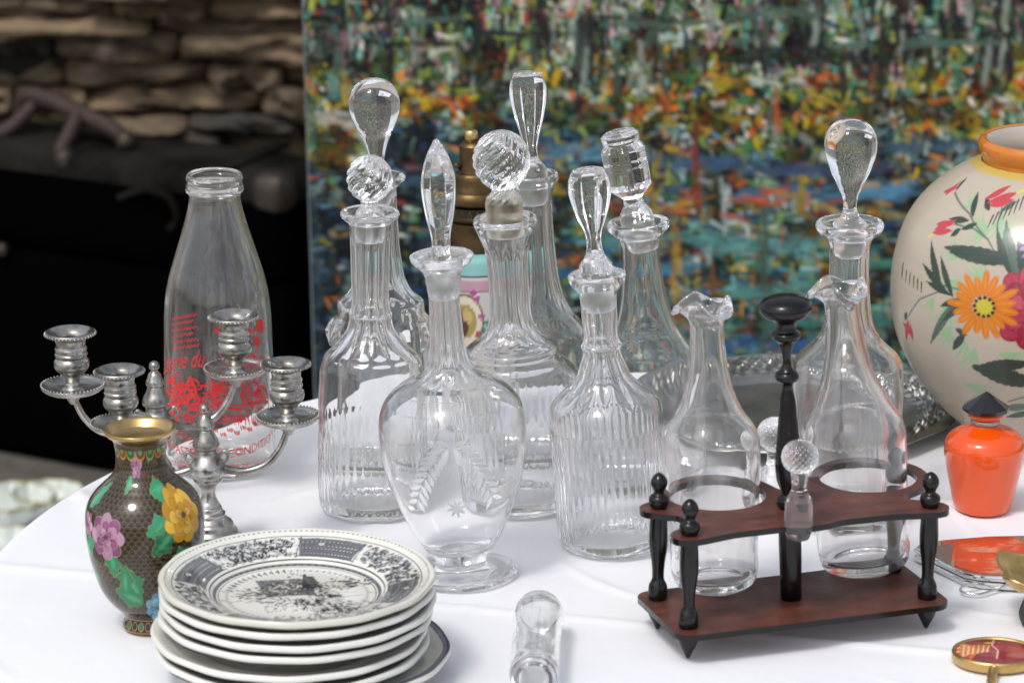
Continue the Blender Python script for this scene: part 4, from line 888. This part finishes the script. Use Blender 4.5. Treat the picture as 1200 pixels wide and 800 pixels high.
for a in ((196, 570, 26, 9, 175), (200, 572, 22, 9, 120), (205, 610, 30, 11, 160), (202, 608, 26, 10, 100), (206, 625, 30, 10, 140), (160, 558, 14, 6, 110), (180, 540, 14, 5, -70), (128, 645, 20, 8, 60), (135, 645, 26, 9, 90), (165, 700, 34, 12, -110), (168, 705, 34, 12, 200), (150, 690, 26, 9, -80), (112, 590, 24, 8, -60), (112, 660, 22, 7, 80), (190, 700, 26, 9, -40), (205, 660, 26, 9, -20), (240, 640, 30, 10, 100), (100, 640, 30, 9, -30)): vleaf(*a, c=['#1f7a4c', '#2f8f62', '#256b48'][int(a[0]) % 3])
petal_flower(219, 604, 31, 9, '#c9921e', '#dcae3e', '#8a5a14', 4, '#5a3a10'); petal_flower(129, 628, 26, 8, '#8a4a72', '#b98aa2', '#b79aa4', 3); petal_flower(166, 543, 16, 6, '#884a76', '#ad7a98', '#caa8b4', 3); petal_flower(186, 712, 20, 7, '#3a86b0', '#7ab8cc', '#8fa8a0', 2, '#205070')
petal_flower(108, 612, 14, 6, '#a05a86', '#d8b0c4', '#caa8b4', 2)
for k in range(6): vleaf(100 + k * 1, 650 - 10 * k, 20, 7, 200)
for k in range(16):      # collar lappets under the rim and foot band
    x = k * W_ / 16 + 20; y0 = (1 - (z_axis(P, 524) - P.z) / Hz) * H_
    cv.ell(x, y0 - 6, 44, 28, 0, '#b08a30'); cv.ell(x, y0 - 8, 38, 23, 0, '#2a5a36' if k % 2 else '#7a2c18'); cv.ell(x, y0 - 12, 18, 12, 0, '#4a9a5a')
cv.a[:int(y0) - 14] = lin('#4a3a18')
yb = (1 - (z_axis(P, 716) - P.z) / Hz) * H_; cv.a[int(yb):] = lin('#141008')
for k in range(24): x = k * W_ / 24; cv.ell(x, yb + 24, 26, 16, 0, '#b08a40'); cv.ell(x, yb + 24, 22, 13, 0, '#2a6a40' if k % 2 else '#1a1410')
cv.a[-12:] = lin('#8a5a28'); cv.a[int(yb):int(yb) + 4] = lin('#a8803c')
Xc = np.tile((((np.arange(seg) / seg + 0.75) % 1.0) * W_)[None], (len(pr), 1)); Yc = np.tile(((1 - vz / Hz) * H_)[:, None], (1, seg))
me = grid_mesh('enamelled_body', V, True, False); put_col(me, cv.sample(Xc, Yc).reshape(-1, 3)); link('enamelled_body', me, M['enamel_paint'], T)
lathe('brass_rim', prof(P, [(509, 35.5), (507.5, 38.5), (505, 41), (502.5, 42.3), (500.5, 42), (501, 39.5), (505, 35), (512, 29), (524, 24), (560, 24), (600, 30), (601, 1)]), M['rimbrass'], T, seg=96, sub=4)

# =================================================================== PLATES
ph = 7.2e-3
Ptop = on_z(350, 792); S = mpp(Ptop) * .985; R0 = 163 * S
stack = []
def plate_prof(R, edge=.0035):
    return [(0.0, .52 * R, 0), (.0, .56 * R, 0), (.003, .58 * R, 0), (.006, .68 * R, 0), (.0115, .90 * R, .004), (.0146, .985 * R, .006), (.0156, .998 * R, .006), (.0174, 1.0 * R, .006), (.0188, .992 * R, .006), (.0186, .965 * R, .004), (.0160, .90 * R, .002), (.0115, .70 * R, 0), (.0095, .65 * R, 0), (.0058, .60 * R, 0), (.0050, .55 * R, 0), (.0050, .2 * R, 0), (.0050, .01 * R, 0)]
pz = [0.0, .0085, .0165, .0275, .0352, .0432, .0512]
offs = [(.006, .004), (-.004, -.002), (-.0055, 0), (-.001, .001), (.0005, 0), (-.0008, .001), (0, 0)]
labs = ['wider plate with a grey-blue rim line at the bottom of the stack', 'cream plate second from the bottom of the stack', 'cream plate third from the bottom, under the widest gap', 'cream plate fourth from the bottom, just above the widest gap', 'cream plate third from the top of the stack', 'cream plate directly under the printed top plate', 'cream plate with black printed scenes and border on top of the stack']
simple = None; rotz = [0, .5, 1.1, .2, 1.7, .9, 0]
for k in range(7):
    loc = Ptop + Vector((offs[k][0], offs[k][1], pz[k])); R = R0 * (1.04 if k == 0 else 1.0)
    tl = (radians(.5) if k in (1, 2) else 0, radians(-.6) if k in (1, 2) else 0, rotz[k])
    T = thing('dinner_plate', labs[k], 'plate', loc, tl, 'stacked cream plates')
    if k < 6:
        P_ = smooth_prof(plate_prof(R), 3); me = grid_mesh('plate', rings(P_, 120, [(-1, 1, 'lobe', 12)])); me.set_sharp_from_angle(angle=radians(60))
        link('dish', me, M['china'], T)
        V = rings(smooth_prof([(.0108, .905 * R, .004), (.0122, .955 * R, .005), (.0123, .956 * R, .005)], 2), 120, [(-1, 1, 'lobe', 12)]); V[:, :, 2] -= .0006
        link('gap_shade', grid_mesh('gap_shade', V, False, False), M['navychina'], T)  # dark ring under the rim stands for the shadow between plates
        if k == 0:
            V = rings(smooth_prof([(.01885, .992 * R, .006), (.0188, .972 * R, .005), (.0184, .945 * R, .004)], 2), 120, [(-1, 1, 'lobe', 12)]); V[:, :, 2] += .0004
            link('rim_band', grid_mesh('rim_band', V, False, False), M['navychina'], T)
    else:
        P_ = smooth_prof(plate_prof(R), 18); P2 = []
        seg = 640; V = rings(P_, seg, [(-1, 1, 'lobe', 12)]); N_ = 1100; cv = Canvas(N_, N_, '#dedcd2'); c0 = N_ / 2; K = N_ / 2 / 1.03
        INK = '#17181f'; MID = '#3a3b40'; LT = '#a3a3a4'
        def pp(r, a): return c0 + K * r * cos(a), c0 - K * r * sin(a)
        def arc(r, a0, a1, wd, col=INK, op=1): cv.line([pp(r, a) for a in np.linspace(a0, a1, max(int(abs(a1 - a0) * 40 * max(r, .2)), 3))], wd, col, 1.2, op)
        for q in range(150): cv.ell(*pp(.955, 2 * pi * q / 150), 3.4, 4.4, -2 * pi * q / 150, INK)
        arc(.905, 0, 2 * pi, 1.6); arc(.895, 0, 2 * pi, .9); arc(.635, 0, 2 * pi, 2.2, '#23242c'); arc(.60, 0, 2 * pi, 6.5, '#3c3d42'); arc(.572, 0, 2 * pi, 1.6)
        for q in range(190): a = 2 * pi * q / 190; cv.seg(*pp(.585, a), *pp(.618, a), 1, 1, '#b9b8b0')
        rs = random.Random(3)
        npan = 8
        for q in range(900):
            a = rs.uniform(0, 2 * pi); r = rs.uniform(.66, .885); cv.ell(*pp(r, a), rs.uniform(5, 11), rs.uniform(3, 6), rs.uniform(0, 3), rs.choice(['#a9abac', '#8f9196', '#c2c3c0']), 2, .6)
        for q in range(330):
            a = rs.uniform(0, 2 * pi); r = rs.choice([.675, .87, rs.uniform(.67, .88)]); x, y = pp(r, a); sp = rs.uniform(6, 12); d = rs.choice([-1, 1])
            cv.line([(x + sp * (1 - t * .75) * cos(t * 5.5 * d + q), y + sp * (1 - t * .75) * sin(t * 5.5 * d + q)) for t in np.linspace(0, 1, 9)], 1.8, INK)
        for q in range(npan):
            a0 = 2 * pi * q / npan + .12; a1 = a0 + 2 * pi / npan
            if q % 2:      # diaper lattice panel with a medallion
                cvs = [pp(r, a) for r, a in ((.66, a0 + .07), (.88, a0 + .12))]
                for u in range(60):
                    for v in range(16):
                        a = a0 + .10 + (a1 - a0 - .2) * u / 59; r = .67 + .2 * v / 15
                        x, y = pp(r, a); cv.ell(x, y, 5.6, 5.6, 0, '#434447' if (u + v) % 2 else '#7c7d80', 2, .8)
                for u in range(14):
                    for v in range(4): x, y = pp(.69 + .05 * v, a0 + .14 + (a1 - a0 - .28) * (u + .5 * (v % 2)) / 13); cv.ell(x, y, 6, 5, a_ := -atan2(y - c0, x - c0), INK); cv.ell(x, y, 3.6, 3, 0, '#e0ded2'); cv.ell(x, y, 1.4, 1.4, 0, INK)
                am = (a0 + a1) / 2 + .1; cv.ell(*pp(.81, am), 16, 16, 0, INK); cv.ell(*pp(.81, am), 12, 12, 0, '#dcd9cc'); cv.ell(*pp(.81, am), 5, 5, 0, INK)
                arc(.66, a0 + .05, a1 - .05, 1.4); cv.seg(*pp(.65, a0 + .05), *pp(.89, a0 + .1), 1.6, 1.6, INK); cv.seg(*pp(.65, a1 - .05), *pp(.89, a1 - .1), 1.6, 1.6, INK)
            else:          # flower scrolls
                for u in range(44): a = a0 + rs.uniform(-.05, a1 - a0 + .05); r = rs.uniform(.66, .885); x, y = pp(r, a); cv.ell(x, y, rs.uniform(6, 13), rs.uniform(4, 8), -a, '#85878c', 3, .6)
                for u in range(80):
                    a = a0 + rs.uniform(-.05, a1 - a0 + .02); r = rs.uniform(.68, .87); x, y = pp(r, a); sp = rs.uniform(8, 17); d = rs.choice([-1, 1])
                    cv.line([(x + sp * (1 - t * .75) * cos(t * 5.5 * d + u), y + sp * (1 - t * .75) * sin(t * 5.5 * d + u)) for t in np.linspace(0, 1, 12)], 2.3, INK)
                for u in range(5):
                    a = a0 + (a1 - a0) * (u + .5) / 5; r = .77 + .03 * (-1) ** u; x, y = pp(r, a)
                    for pet in range(6): b = pet * pi / 3; cv.ell(x + 9 * cos(b), y + 9 * sin(b), 7, 4.5, b, '#3a3b44'); cv.ell(x + 10 * cos(b), y + 10 * sin(b), 3, 1.6, b, '#c9c7bd')
                    cv.ell(x, y, 4, 4, 0, '#e0ded2')
                for u in range(50): a = a0 + rs.uniform(0, a1 - a0); r = rs.uniform(.67, .88); cv.leaf(*pp(r, a), 18, 4, rs.uniform(0, 6.28), '#3c3d46')
        for q in range(66):
            a = 2 * pi * q / 66; x, y = pp(.515, a)
            if pi * .55 < a % (2 * pi) < pi * .95: cv.seg(*pp(.49, a), *pp(.54, a), 3, 3, INK); cv.seg(*pp(.50, a), *pp(.52, a + .05), 2, 2, INK)
            else: cv.ell(x, y, 6, 4.5, -a, INK); cv.ell(x, y, 2, 1.5, 0, '#dcd9cc'); cv.ell(*pp(.515, a + .047), 2, 2, 0, INK)
        # centre scene (plain little sketches): hut with foliage, standing figure, tilted card, boat shape, undergrowth
        def sk(cx, cy, w_, h_, n, cols, L=13, wd=3.2):
            for _ in range(n):
                x, y = c0 + K * 1.22 * (cx + rs.gauss(0, w_ / 2.1)), c0 - K * 1.22 * (cy + rs.gauss(0, h_ / 2.1)); b = rs.uniform(0, pi); l = L * rs.uniform(.4, 1.2)
                cv.seg(x - l * cos(b), y - l * sin(b), x + l * cos(b), y + l * sin(b), wd, wd * .5, rs.choice(cols))
        def poly_h(pts, col, op=.7, gap=5, wd=1.4):
            wd *= 1.3
            (x0, y0), (x1, y1), (x2, y2), (x3, y3) = [(c0 + K * a, c0 - K * b) for a, b in pts]
            n = int(math.hypot(x3 - x0, y3 - y0) / gap)
            for t in np.linspace(0, 1, n): cv.seg(x0 + (x3 - x0) * t, y0 + (y3 - y0) * t, x1 + (x2 - x1) * t, y1 + (y2 - y1) * t, wd, wd, col, 1.2, op)
        poly_h([(-.32, .30), (.02, .34), (.14, .0), (-.22, -.06)], MID, .9, 4.2, 1.5); sk(-.10, .12, .2, .2, 130, ['#dcd9cc', '#d0cdc2', INK, '#45464e'], 11); sk(-.26, -.02, .18, .14, 120, [INK, '#2c2d35', MID], 11)
        sk(.10, .08, .12, .1, 60, [MID, '#4a4b55'], 14)
        poly_h([(.02, .40), (.09, .40), (.17, .14), (.03, .12)], '#2c2d35', .9, 3.6, 1.6); cv.ell(c0 + K * .03, c0 - K * .42, 8, 9, 0, INK); cv.seg(c0 - K * .08, c0 - K * .47, c0 + K * .07, c0 - K * .37, 1.6, 1.6, INK); cv.seg(c0 + K * .08, c0 - K * .36, c0 + K * .19, c0 - K * .18, 3, 1.5, INK)
        cv.ell(c0 + K * .30, c0 - K * .22, 62, 44, .2, INK); cv.ell(c0 + K * .30, c0 - K * .22, 57, 39, .2, '#d8d5c8'); sk(.29, .20, .09, .1, 90, [INK, MID, '#3a3b44'], 9); cv.ell(c0 + K * .31, c0 - K * .23, 15, 18, 0, '#cfcdc3'); sk(.40, .2, .05, .06, 20, [INK], 8)
        sk(.08, -.14, .26, .07, 170, [INK, '#2c2d35', '#50515a'], 13, 2.2); sk(.18, -.02, .1, .05, 50, [INK, MID], 10); cv.seg(c0 + K * .2, c0 + K * .09, c0 + K * .48, c0 - K * .02, 3, 1, INK); cv.seg(c0 + K * .16, c0 - K * .02, c0 + K * .44, c0 - K * .08, 1.5, 1, INK)
        sk(.30, -.24, .28, .12, 260, [INK, INK, '#33343c', MID], 13, 2.2); sk(.12, -.40, .22, .06, 90, [INK, MID, '#33343c'], 10); sk(-.02, -.47, .08, .03, 30, [INK], 6)
        for (x0, y0, x1, y1) in ((-.22, -.26, -.10, -.22), (-.10, -.22, -.07, -.31), (-.07, -.31, -.19, -.35), (-.19, -.35, -.22, -.26)): cv.seg(c0 + K * x0, c0 - K * y0, c0 + K * x1, c0 - K * y1, 1.5, 1.5, INK)
        cv.ell(c0 - K * .145, c0 + K * .285, 4, 4, 0, INK)
        top_i = max(range(len(P_)), key=lambda i_: P_[i_][0])
        # keep the ink only on the upper face
        Xv = V[:, :, 0] / R; Yv = V[:, :, 1] / R; C = cv.sample(c0 + K * Xv, c0 - K * Yv); C[:top_i] = lin('#d2cfc1')
        me = grid_mesh('printed_dish', V); put_col(me, C.reshape(-1, 3)); link('printed_dish', me, M['china_paint'], T)

# =================================================================== FAIENCE VASE
P = on_z(1211, 512); T = thing('flowered_vase', 'large round cream vase painted with orange, red and green flowers, orange rim', 'vase', P)
FP = [(512, 62), (509, 68), (502, 74), (492, 88), (478, 105), (460, 122), (440, 139), (420, 152), (390, 166), (360, 172.5), (325, 174), (290, 169), (262, 160), (238, 145), (216, 123), (200, 100), (192, 84), (188, 74)]
pr = smooth_prof(prof(P, FP), 24); seg = 900; V = rings(pr, seg); vz = np.array([p[0] for p in pr]); vr = np.array([p[1] for p in pr]); Hz = vz[-1]; S = mpp(P)
W_, H_ = 2200, 760; cv = Canvas(W_, H_, '#b5a997')
for k in range(260): cv.seg(0, y := rng.uniform(0, H_), W_, y + rng.normal(0, 2), 1.5, 1.5, ['#b6a89a', '#c6baac', '#b09f92'][k % 3], 4, .10)
KX = W_ / (2 * pi * 172); KY = H_ / (512 - 188)
def fx(px, py):
    th, z = surf_uv(P, px, py, lambda y: 1211, vz, vr, S)
    return (.5 + th / (2 * pi)) * W_, (1 - z / Hz) * H_
def fp(pts): return [fx(*p) for p in pts]
def fl(px, py, px2, py2, W, col, vein=None):
    a, b = fx(px, py), fx(px2, py2); cv.leaf(*a, math.hypot(b[0] - a[0], b[1] - a[1]), W * 2.1, atan2(b[1] - a[1], b[0] - a[0]), col, vein=vein)
LG = '#8fb088'
for (x, y, n, L, a0, a1) in ((1110, 385, 13, 30, 60, 150), (1150, 270, 12, 34, 120, 220), (1165, 290, 12, 40, 230, 290), (1110, 330, 14, 26, -40, 60), (1128, 400, 8, 34, 60, 120), (1170, 415, 10, 50, -20, 30), (1130, 450, 10, 60, -15, 20), (1160, 470, 8, 40, 150, 200), (1090, 350, 8, 24, 70, 140), (1130, 240, 8, 22, 150, 260), (1185, 480, 10, 40, -60, 20), (1120, 300, 12, 30, 150, 230), (1105, 360, 14, 34, 40, 120), (1140, 410, 10, 34, 70, 130), (1150, 330, 12, 36, 180, 260), (1095, 335, 10, 24, 190, 250), (1165, 255, 10, 26, 60, 140)):
    for q in range(n):
        a = radians(a0 + (a1 - a0) * q / n + rng.normal(0, 4)); X0, Y0 = fx(x, y); l = L * 2.2 * rng.uniform(.6, 1.1)
        cv.line([(X0 + l * t * cos(a + .3 * t), Y0 + l * t * sin(a + .3 * t)) for t in np.linspace(0, 1, 6)], 4.2, LG, 2.5, .75, True)
DG, MG = '#36453a', '#56685c'
for s_ in (((1110, 225), (1128, 250), (1150, 280), (1162, 300)), ((1112, 262), (1135, 268), (1150, 280)), ((1165, 240), (1160, 262), (1165, 300)), ((1062, 370), (1075, 350), (1100, 340)), ((1085, 325), (1105, 335), (1125, 340)), ((1180, 470), (1196, 465), (1210, 470))):
    cv.line(fp(s_), 2.0, MG, 1.5)
for (x, y, x2, y2, W) in ((1139, 295, 1108, 288, 4.5), (1180, 305, 1105, 290, 10), (1160, 300, 1110, 295, 8), (1185, 330, 1170, 262, 9), (1190, 320, 1196, 255, 10), (1178, 322, 1160, 268, 5), (1198, 325, 1185, 270, 7), (1100, 340, 1086, 285, 5.5), (1106, 342, 1078, 310, 5), (1112, 345, 1098, 302, 4.5), (1117, 352, 1090, 400, 5.5), (1122, 350, 1100, 358, 4.5), (1130, 352, 1103, 375, 4), (1110, 345, 1083, 330, 4), (1118, 385, 1130, 392, 4), (1116, 408, 1128, 390, 5),
                          (1142, 430, 1212, 450, 13), (1150, 428, 1205, 425, 8), (1205, 475, 1175, 478, 6), (1210, 482, 1180, 488, 5), (1126, 258, 1106, 256, 4), (1132, 252, 1136, 226, 4.5), (1136, 262, 1120, 268, 3.5), (1112, 222, 1122, 208, 3), (1118, 268, 1108, 276, 4), (1150, 245, 1146, 232, 4), (1165, 245, 1180, 236, 4), (1058, 374, 1060, 366, 4)):
    fl(x, y, x2, y2, W, [DG, MG][int(x) % 2], vein='#1f2a20')
for (x, y, x2, y2) in ((1100, 228, 1116, 212), (1098, 224, 1112, 220), (1090, 268, 1112, 258), (1092, 262, 1110, 262), (1088, 272, 1108, 270), (1146, 232, 1172, 218), (1150, 236, 1180, 226), (1152, 240, 1176, 234), (1056, 378, 1066, 392), (1062, 376, 1060, 398), (1064, 380, 1068, 398)):
    fl(x, y, x2, y2, 4.2, ['#b8424a', '#c65a5c'][int(x) % 2])
for (x, y, x2, y2) in ((1088, 274, 1080, 278), (1180, 226, 1192, 220), (1100, 210, 1108, 205)): fl(x, y, x2, y2, 1.5, '#d0c040')
for base_, dx_, dy_, n, L, an in (((1044, 308), 4.6, 3.2, 8, 13, 1.9), ((1155, 252), 5.5, -3.6, 9, 14, 2.2)):
    X0, Y0 = fx(*base_); 
    for q in range(n): a, b = fx(base_[0] + dx_ * q, base_[1] + dy_ * q); cv.seg(a, b, a + 26 * cos(an - .5), b + 26 * sin(an - .5), 2.8, 1.6, DG)
# rose
X0, Y0 = fx(1204, 362)
for ring, (rr, n, pw) in enumerate(((76, 11, 34), (56, 9, 30), (36, 7, 24), (16, 5, 16))):
    for q in range(n):
        a = 2 * pi * q / n + ring * .4; cc = ['#8e2338', '#a8324a', '#b8465a'][(q + ring) % 3]
        cv.ell(X0 + rr * cos(a) * .9, Y0 + rr * sin(a), pw, pw * .82, a, '#8a2035', 2); cv.ell(X0 + rr * cos(a) * .9 - 2, Y0 + rr * sin(a) - 2, pw * .88, pw * .7, a, cc, 5)
        for e_ in (-.5, -.15, .2, .55): cv.seg(X0 + (rr * .9 - pw * .6) * cos(a + e_ * .5), Y0 + (rr - pw * .6) * sin(a + e_ * .5), X0 + (rr * .9 + pw * .6) * cos(a + e_ * .6), Y0 + (rr + pw * .6) * sin(a + e_ * .6), 1.2, .8, ['#7c1c30', '#c86a76'][q % 2], 3, .4)
# lilac aster
X0, Y0 = fx(1212, 285)
for ring in (1, .72, .45):
    for q in range(20): a = 2 * pi * q / 20 + ring; cv.ell(X0 + 42 * ring * cos(a), Y0 + 42 * ring * sin(a), 20, 6, a, ['#9a86b8', '#b8a8cc', '#8a76a8'][q % 3], 2)
# orange daisy
X0, Y0 = fx(1147, 358)
for q in range(19):
    a = 2 * pi * q / 19 + .1; L = 62 + 10 * sin(q * 2.3); W = 9
    cv.ell(X0 + (22 + L * .5) * cos(a), Y0 + (22 + L * .5) * sin(a), L * .5, W, a, '#cf7410', 2, 1, 0, -.35); cv.ell(X0 + (24 + L * .5) * cos(a), Y0 + (24 + L * .5) * sin(a), L * .4, W * .4, a, '#dc8c24', 3, .8)
    for e_ in (-2, 1, 3): cv.seg(X0 + 26 * cos(a) - e_ * sin(a), Y0 + 26 * sin(a) + e_ * cos(a), X0 + (20 + L) * cos(a) - e_ * 1.6 * sin(a), Y0 + (20 + L) * sin(a) + e_ * 1.6 * cos(a), .9, .6, '#b85f0c', 2, .55)
X1, Y1 = X0 + 4, Y0 + 2; cv.ell(X1, Y1, 25, 25, 0, '#bfae3a', 3)
for q in range(12): a = 2 * pi * q / 12; cv.ell(X1 + 24 * cos(a), Y1 + 24 * sin(a), 4.6, 4.6, 0, '#20241c')
for q in range(14): fl(rng.uniform(1240, 1380), rng.uniform(260, 460), rng.uniform(1240, 1380), rng.uniform(260, 460), 8, MG)
yb = (1 - (z_axis(P, 193.5) - P.z) / Hz) * H_; cv.a[:int(yb)] = lin('#bfa955')
Xc = np.tile((((np.arange(seg) / seg + 0.75) % 1.0) * W_)[None], (len(pr), 1)); Yc = np.tile(((1 - vz / Hz) * H_)[:, None], (1, seg))
me = grid_mesh('painted_body', V, True, False); put_col(me, cv.sample(Xc, Yc).reshape(-1, 3)); link('painted_body', me, M['faience'], T)
M['orangeglaze'] = mat('orange_glaze', (0.62, 0.20, 0.015), 0.12, coat=0.4, var=((0.5, 0.13, 0.01), 20, 0.4, 0.7)); M['creamglaze'] = mat('cream_glaze', (0.50, 0.43, 0.36), 0.15, coat=0.4)
lathe('neck_rim', prof(P, [(189, 73), (184, 73), (179, 76), (172, 78.5), (165, 77.5), (161, 73.5), (162, 69)]), M['orangeglaze'], T, seg=128, sub=5, caps=(False, False))
lathe('inner_neck', prof(P, [(162, 70), (161.2, 72), (161.8, 70.5), (168, 66), (188, 63), (215, 100), (216, 2)]), M['creamglaze'], T, seg=128, sub=3, caps=(False, True))

# =================================================================== ORANGE BOTTLE
P = on_z(1151, 596); T = thing('perfume_bottle', 'small glossy orange glass bottle with black faceted stopper', 'bottle', P)
lathe('flask', prof(P, [(596, 28), (594, 32), (590, 34), (570, 39), (545, 44.5), (530, 47), (520, 47), (511, 43), (505, 35), (501, 24), (498, 18), (496, 15)]), M['orange'], T, seg=96, sub=6)
lathe('collar', prof(P, [(497, 14), (492, 14.5), (489, 15), (488, 20), (485, 21), (482, 19), (481, 14)]), [M['orange']], T, seg=48, sub=4)
lathe('collar_band', prof(P, [(497, 15), (496.5, 16), (490, 16), (489.5, 15)]), M['greytin'], T, seg=48, sub=2)
V = rings([(z, r, 0, '') for z, r in prof(P, [(482, 20), (480, 27.5), (476, 28), (460, 3), (458.5, .8)])], 10)
me = grid_mesh('faceted_stopper', V); me.shade_flat(); link('faceted_stopper', me, M['jet'], T)

# =================================================================== GLASS VIAL lying at the front
a, b = on_z(625, 826), on_z(632, 742); rr = 29.5 * mpp(a); d = (b - a).normalized(); Lv = (b - a).length
T = thing('glass_vial', 'clear hollow glass vial lying on its side at the front of the cloth', 'vial', a + Vector((0, 0, rr + .0003)), (pi / 2, 0, atan2(d.y, d.x) + pi / 2 + pi))
vessel('tube', [(0, rr * .82), (.0015, rr * .96), (.004, rr), (Lv * .3, rr), (Lv * .8, rr * .99), (Lv * .93, rr * .97, 0), (Lv * .97, rr * .9, 0, 'x'), (Lv * .975, rr * .6, 0, 'x')], M['glass'], T, t=.003, floor=.006, seg=80)
T.location = b + Vector((0, 0, rr + .0003)); T.rotation_euler = (pi / 2, 0, atan2(-d.y, -d.x) + pi / 2)

# =================================================================== SMALL THINGS, lower right
def prism_obj(name, outline, z0, z1, mats, parent, bev=.0008, sharp=35, top_mat=None):
    bm = bmesh.new(); vs = [bm.verts.new((x, y, z0)) for x, y in outline]; f_ = bm.faces.new(vs); g = bmesh.ops.extrude_face_region(bm, geom=[f_])
    bmesh.ops.translate(bm, verts=[v for v in g['geom'] if isinstance(v, bmesh.types.BMVert)], vec=(0, 0, z1 - z0))
    if bev:
        es = [e_ for e_ in bm.edges if abs(e_.verts[0].co.z - e_.verts[1].co.z) < 1e-7]; bmesh.ops.bevel(bm, geom=es, offset=bev, segments=2, affect='EDGES')
    return bm_obj(name, bm, mats, parent, sharp=sharp)
Pc = on_z(1150, 668); T = thing('metal_compact', 'flat chrome compact with orange-red marbled lid and wire clasp', 'compact', Pc)
def loc2(px, py, z): v = on_z(px, py, TZ + z) - Pc; return (v.x, v.y)
def outl_at(z, pts): return [loc2(x, y, z) for x, y in pts][::-1]
top = [(1071, 642), (1078, 636), (1110, 632), (1160, 628), (1215, 627), (1260, 632), (1275, 650), (1255, 668), (1220, 679), (1150, 675), (1128, 671), (1095, 655)]
prism_obj('lower_case', outl_at(.004, [(x, y + 9) for x, y in top]), .0005, .005, M['chrome'], T, .0012)
prism_obj('upper_case', outl_at(.010, top), .0062, .0105, M['chrome'], T, .0014)
prism_obj('marbled_panel', outl_at(.0112, [(1122, 636), (1190, 631), (1212, 640), (1214, 664), (1200, 671), (1146, 670), (1118, 662)]), .0105, .0112, M['panel'], T, .0002)
prism_obj('side_panel', outl_at(.0110, [(1084, 641), (1118, 636), (1114, 661), (1098, 652)]), .0105, .0110, M['greytin'], T, .0002)
w3 = lambda px, py, z: Vector((*loc2(px, py, z), z))
tube('wire_clasp', [w3(1146, 682, .006), w3(1128, 687, .004), w3(1127, 693, .002), w3(1145, 696, .0015), w3(1162, 692, .002), w3(1190, 680, .006)], .0010, M['chrome'], T, seg=8)
# gilt shell dish on legs
Pg = on_z(1236, 728); T = thing('gilt_dish', 'gilt wavy-edged dish on dark feet cut by the right edge', 'dish', Pg)
S = mpp(Pg); R = 70 * S; z0 = .021
V = rings(smooth_prof([(z0, R * .3, 0), (z0 + .001, R * .5, .02), (z0 + .006, R * .8, .06), (z0 + .013, R * .97, .1), (z0 + .0155, R, .12), (z0 + .0165, R * .985, .12), (z0 + .0145, R * .92, .08), (z0 + .008, R * .78, .05), (z0 + .0035, R * .5, .0), (z0 + .003, R * .02, 0)], 6), 120, [(-1, 1, 'lobe', 5)])
V[:, :, 2] += .0025 * np.cos(np.linspace(0, 2 * pi, 120, endpoint=False) * 5)[None] * (np.hypot(V[:, :, 0], V[:, :, 1]) / R) ** 2
link('shell_bowl', grid_mesh('shell_bowl', V), M['gold'], T)
for k in range(3): an = radians(200 + 120 * k); tube('leg', [(.5 * R * cos(an), .5 * R * sin(an), z0 + .001), (.62 * R * cos(an), .62 * R * sin(an), .010), (.55 * R * cos(an), .55 * R * sin(an), .0008)], .0022, M['aged'], T, seg=8)
# oval brooch / hand mirror
Pm = on_z(1166, 774); T = thing('hand_mirror', 'small gilt oval hand mirror with flowered enamel back', 'mirror', Pm, (0, 0, radians(-4)))
S = mpp(Pm); rx, ry = 51 * S, 45 * S; n = 72
def ering(r, z): return [((rx * r) * cos(2 * pi * k / n), (ry * r) * sin(2 * pi * k / n), z) for k in range(n)]
V = np.array([ering(.86, .0006), ering(.97, .0004), ering(1.0, .002), ering(1.0, .0062), ering(.975, .0075), ering(.93, .0074), ering(.915, .0064), ering(.90, .006)])
link('gilt_frame', grid_mesh('gilt_frame', V), M['gold'], T)
nr_ = 40; V = np.array([[(rx * .905 * (k + .01) / nr_ * cos(2 * pi * s / 160), ry * .905 * (k + .01) / nr_ * sin(2 * pi * s / 160), .0066 + .0008 * (1 - (k / nr_) ** 2)) for s in range(160)] for k in range(nr_ + 1)])
cv = Canvas(300, 300, '#7a2430')
cv.ell(210, 150, 120, 110, 0, '#8e2c3c', 4); cv.ell(200, 120, 60, 40, .3, '#a64a56', 14, .7); cv.ell(240, 190, 50, 30, -.3, '#b86a70', 12, .6)
for k in range(13): a = radians(120 + k * 11); cv.ell(90 + 50 * cos(a) - 10, 160 - 60 * sin(a - .3), 44, 8, -a, ['#d0702a', '#e0b890', '#c04a28'][k % 3], 2)
for k in range(12): cv.seg(20 + k * 9, 210 - k * 4, 30 + k * 9, 90, 4, 2, ['#cf6a2a', '#e8c8a0'][k % 2], 2)
cv.ell(120, 70, 30, 12, .3, '#3a5a28'); cv.ell(128, 60, 14, 8, -.4, '#d8c040'); cv.line([(150, 20), (140, 90), (160, 150), (150, 240)], 3, '#d8b8a8')
C = cv.sample(150 + V[:, :, 0] / rx * 160, 150 - V[:, :, 1] / ry * 160); me = grid_mesh('enamel_oval', V); put_col(me, C.reshape(-1, 3)); link('enamel_oval', me, M['oval_paint'], T)
tube('twisted_handle', [(-.002, -ry * .98, .004), (-.004, -ry - .012, .004), (-.008, -ry - .05, .0045)], lambda t: .0028 + .0006 * sin(t * 60), M['gold'], T, seg=10, sub=20)
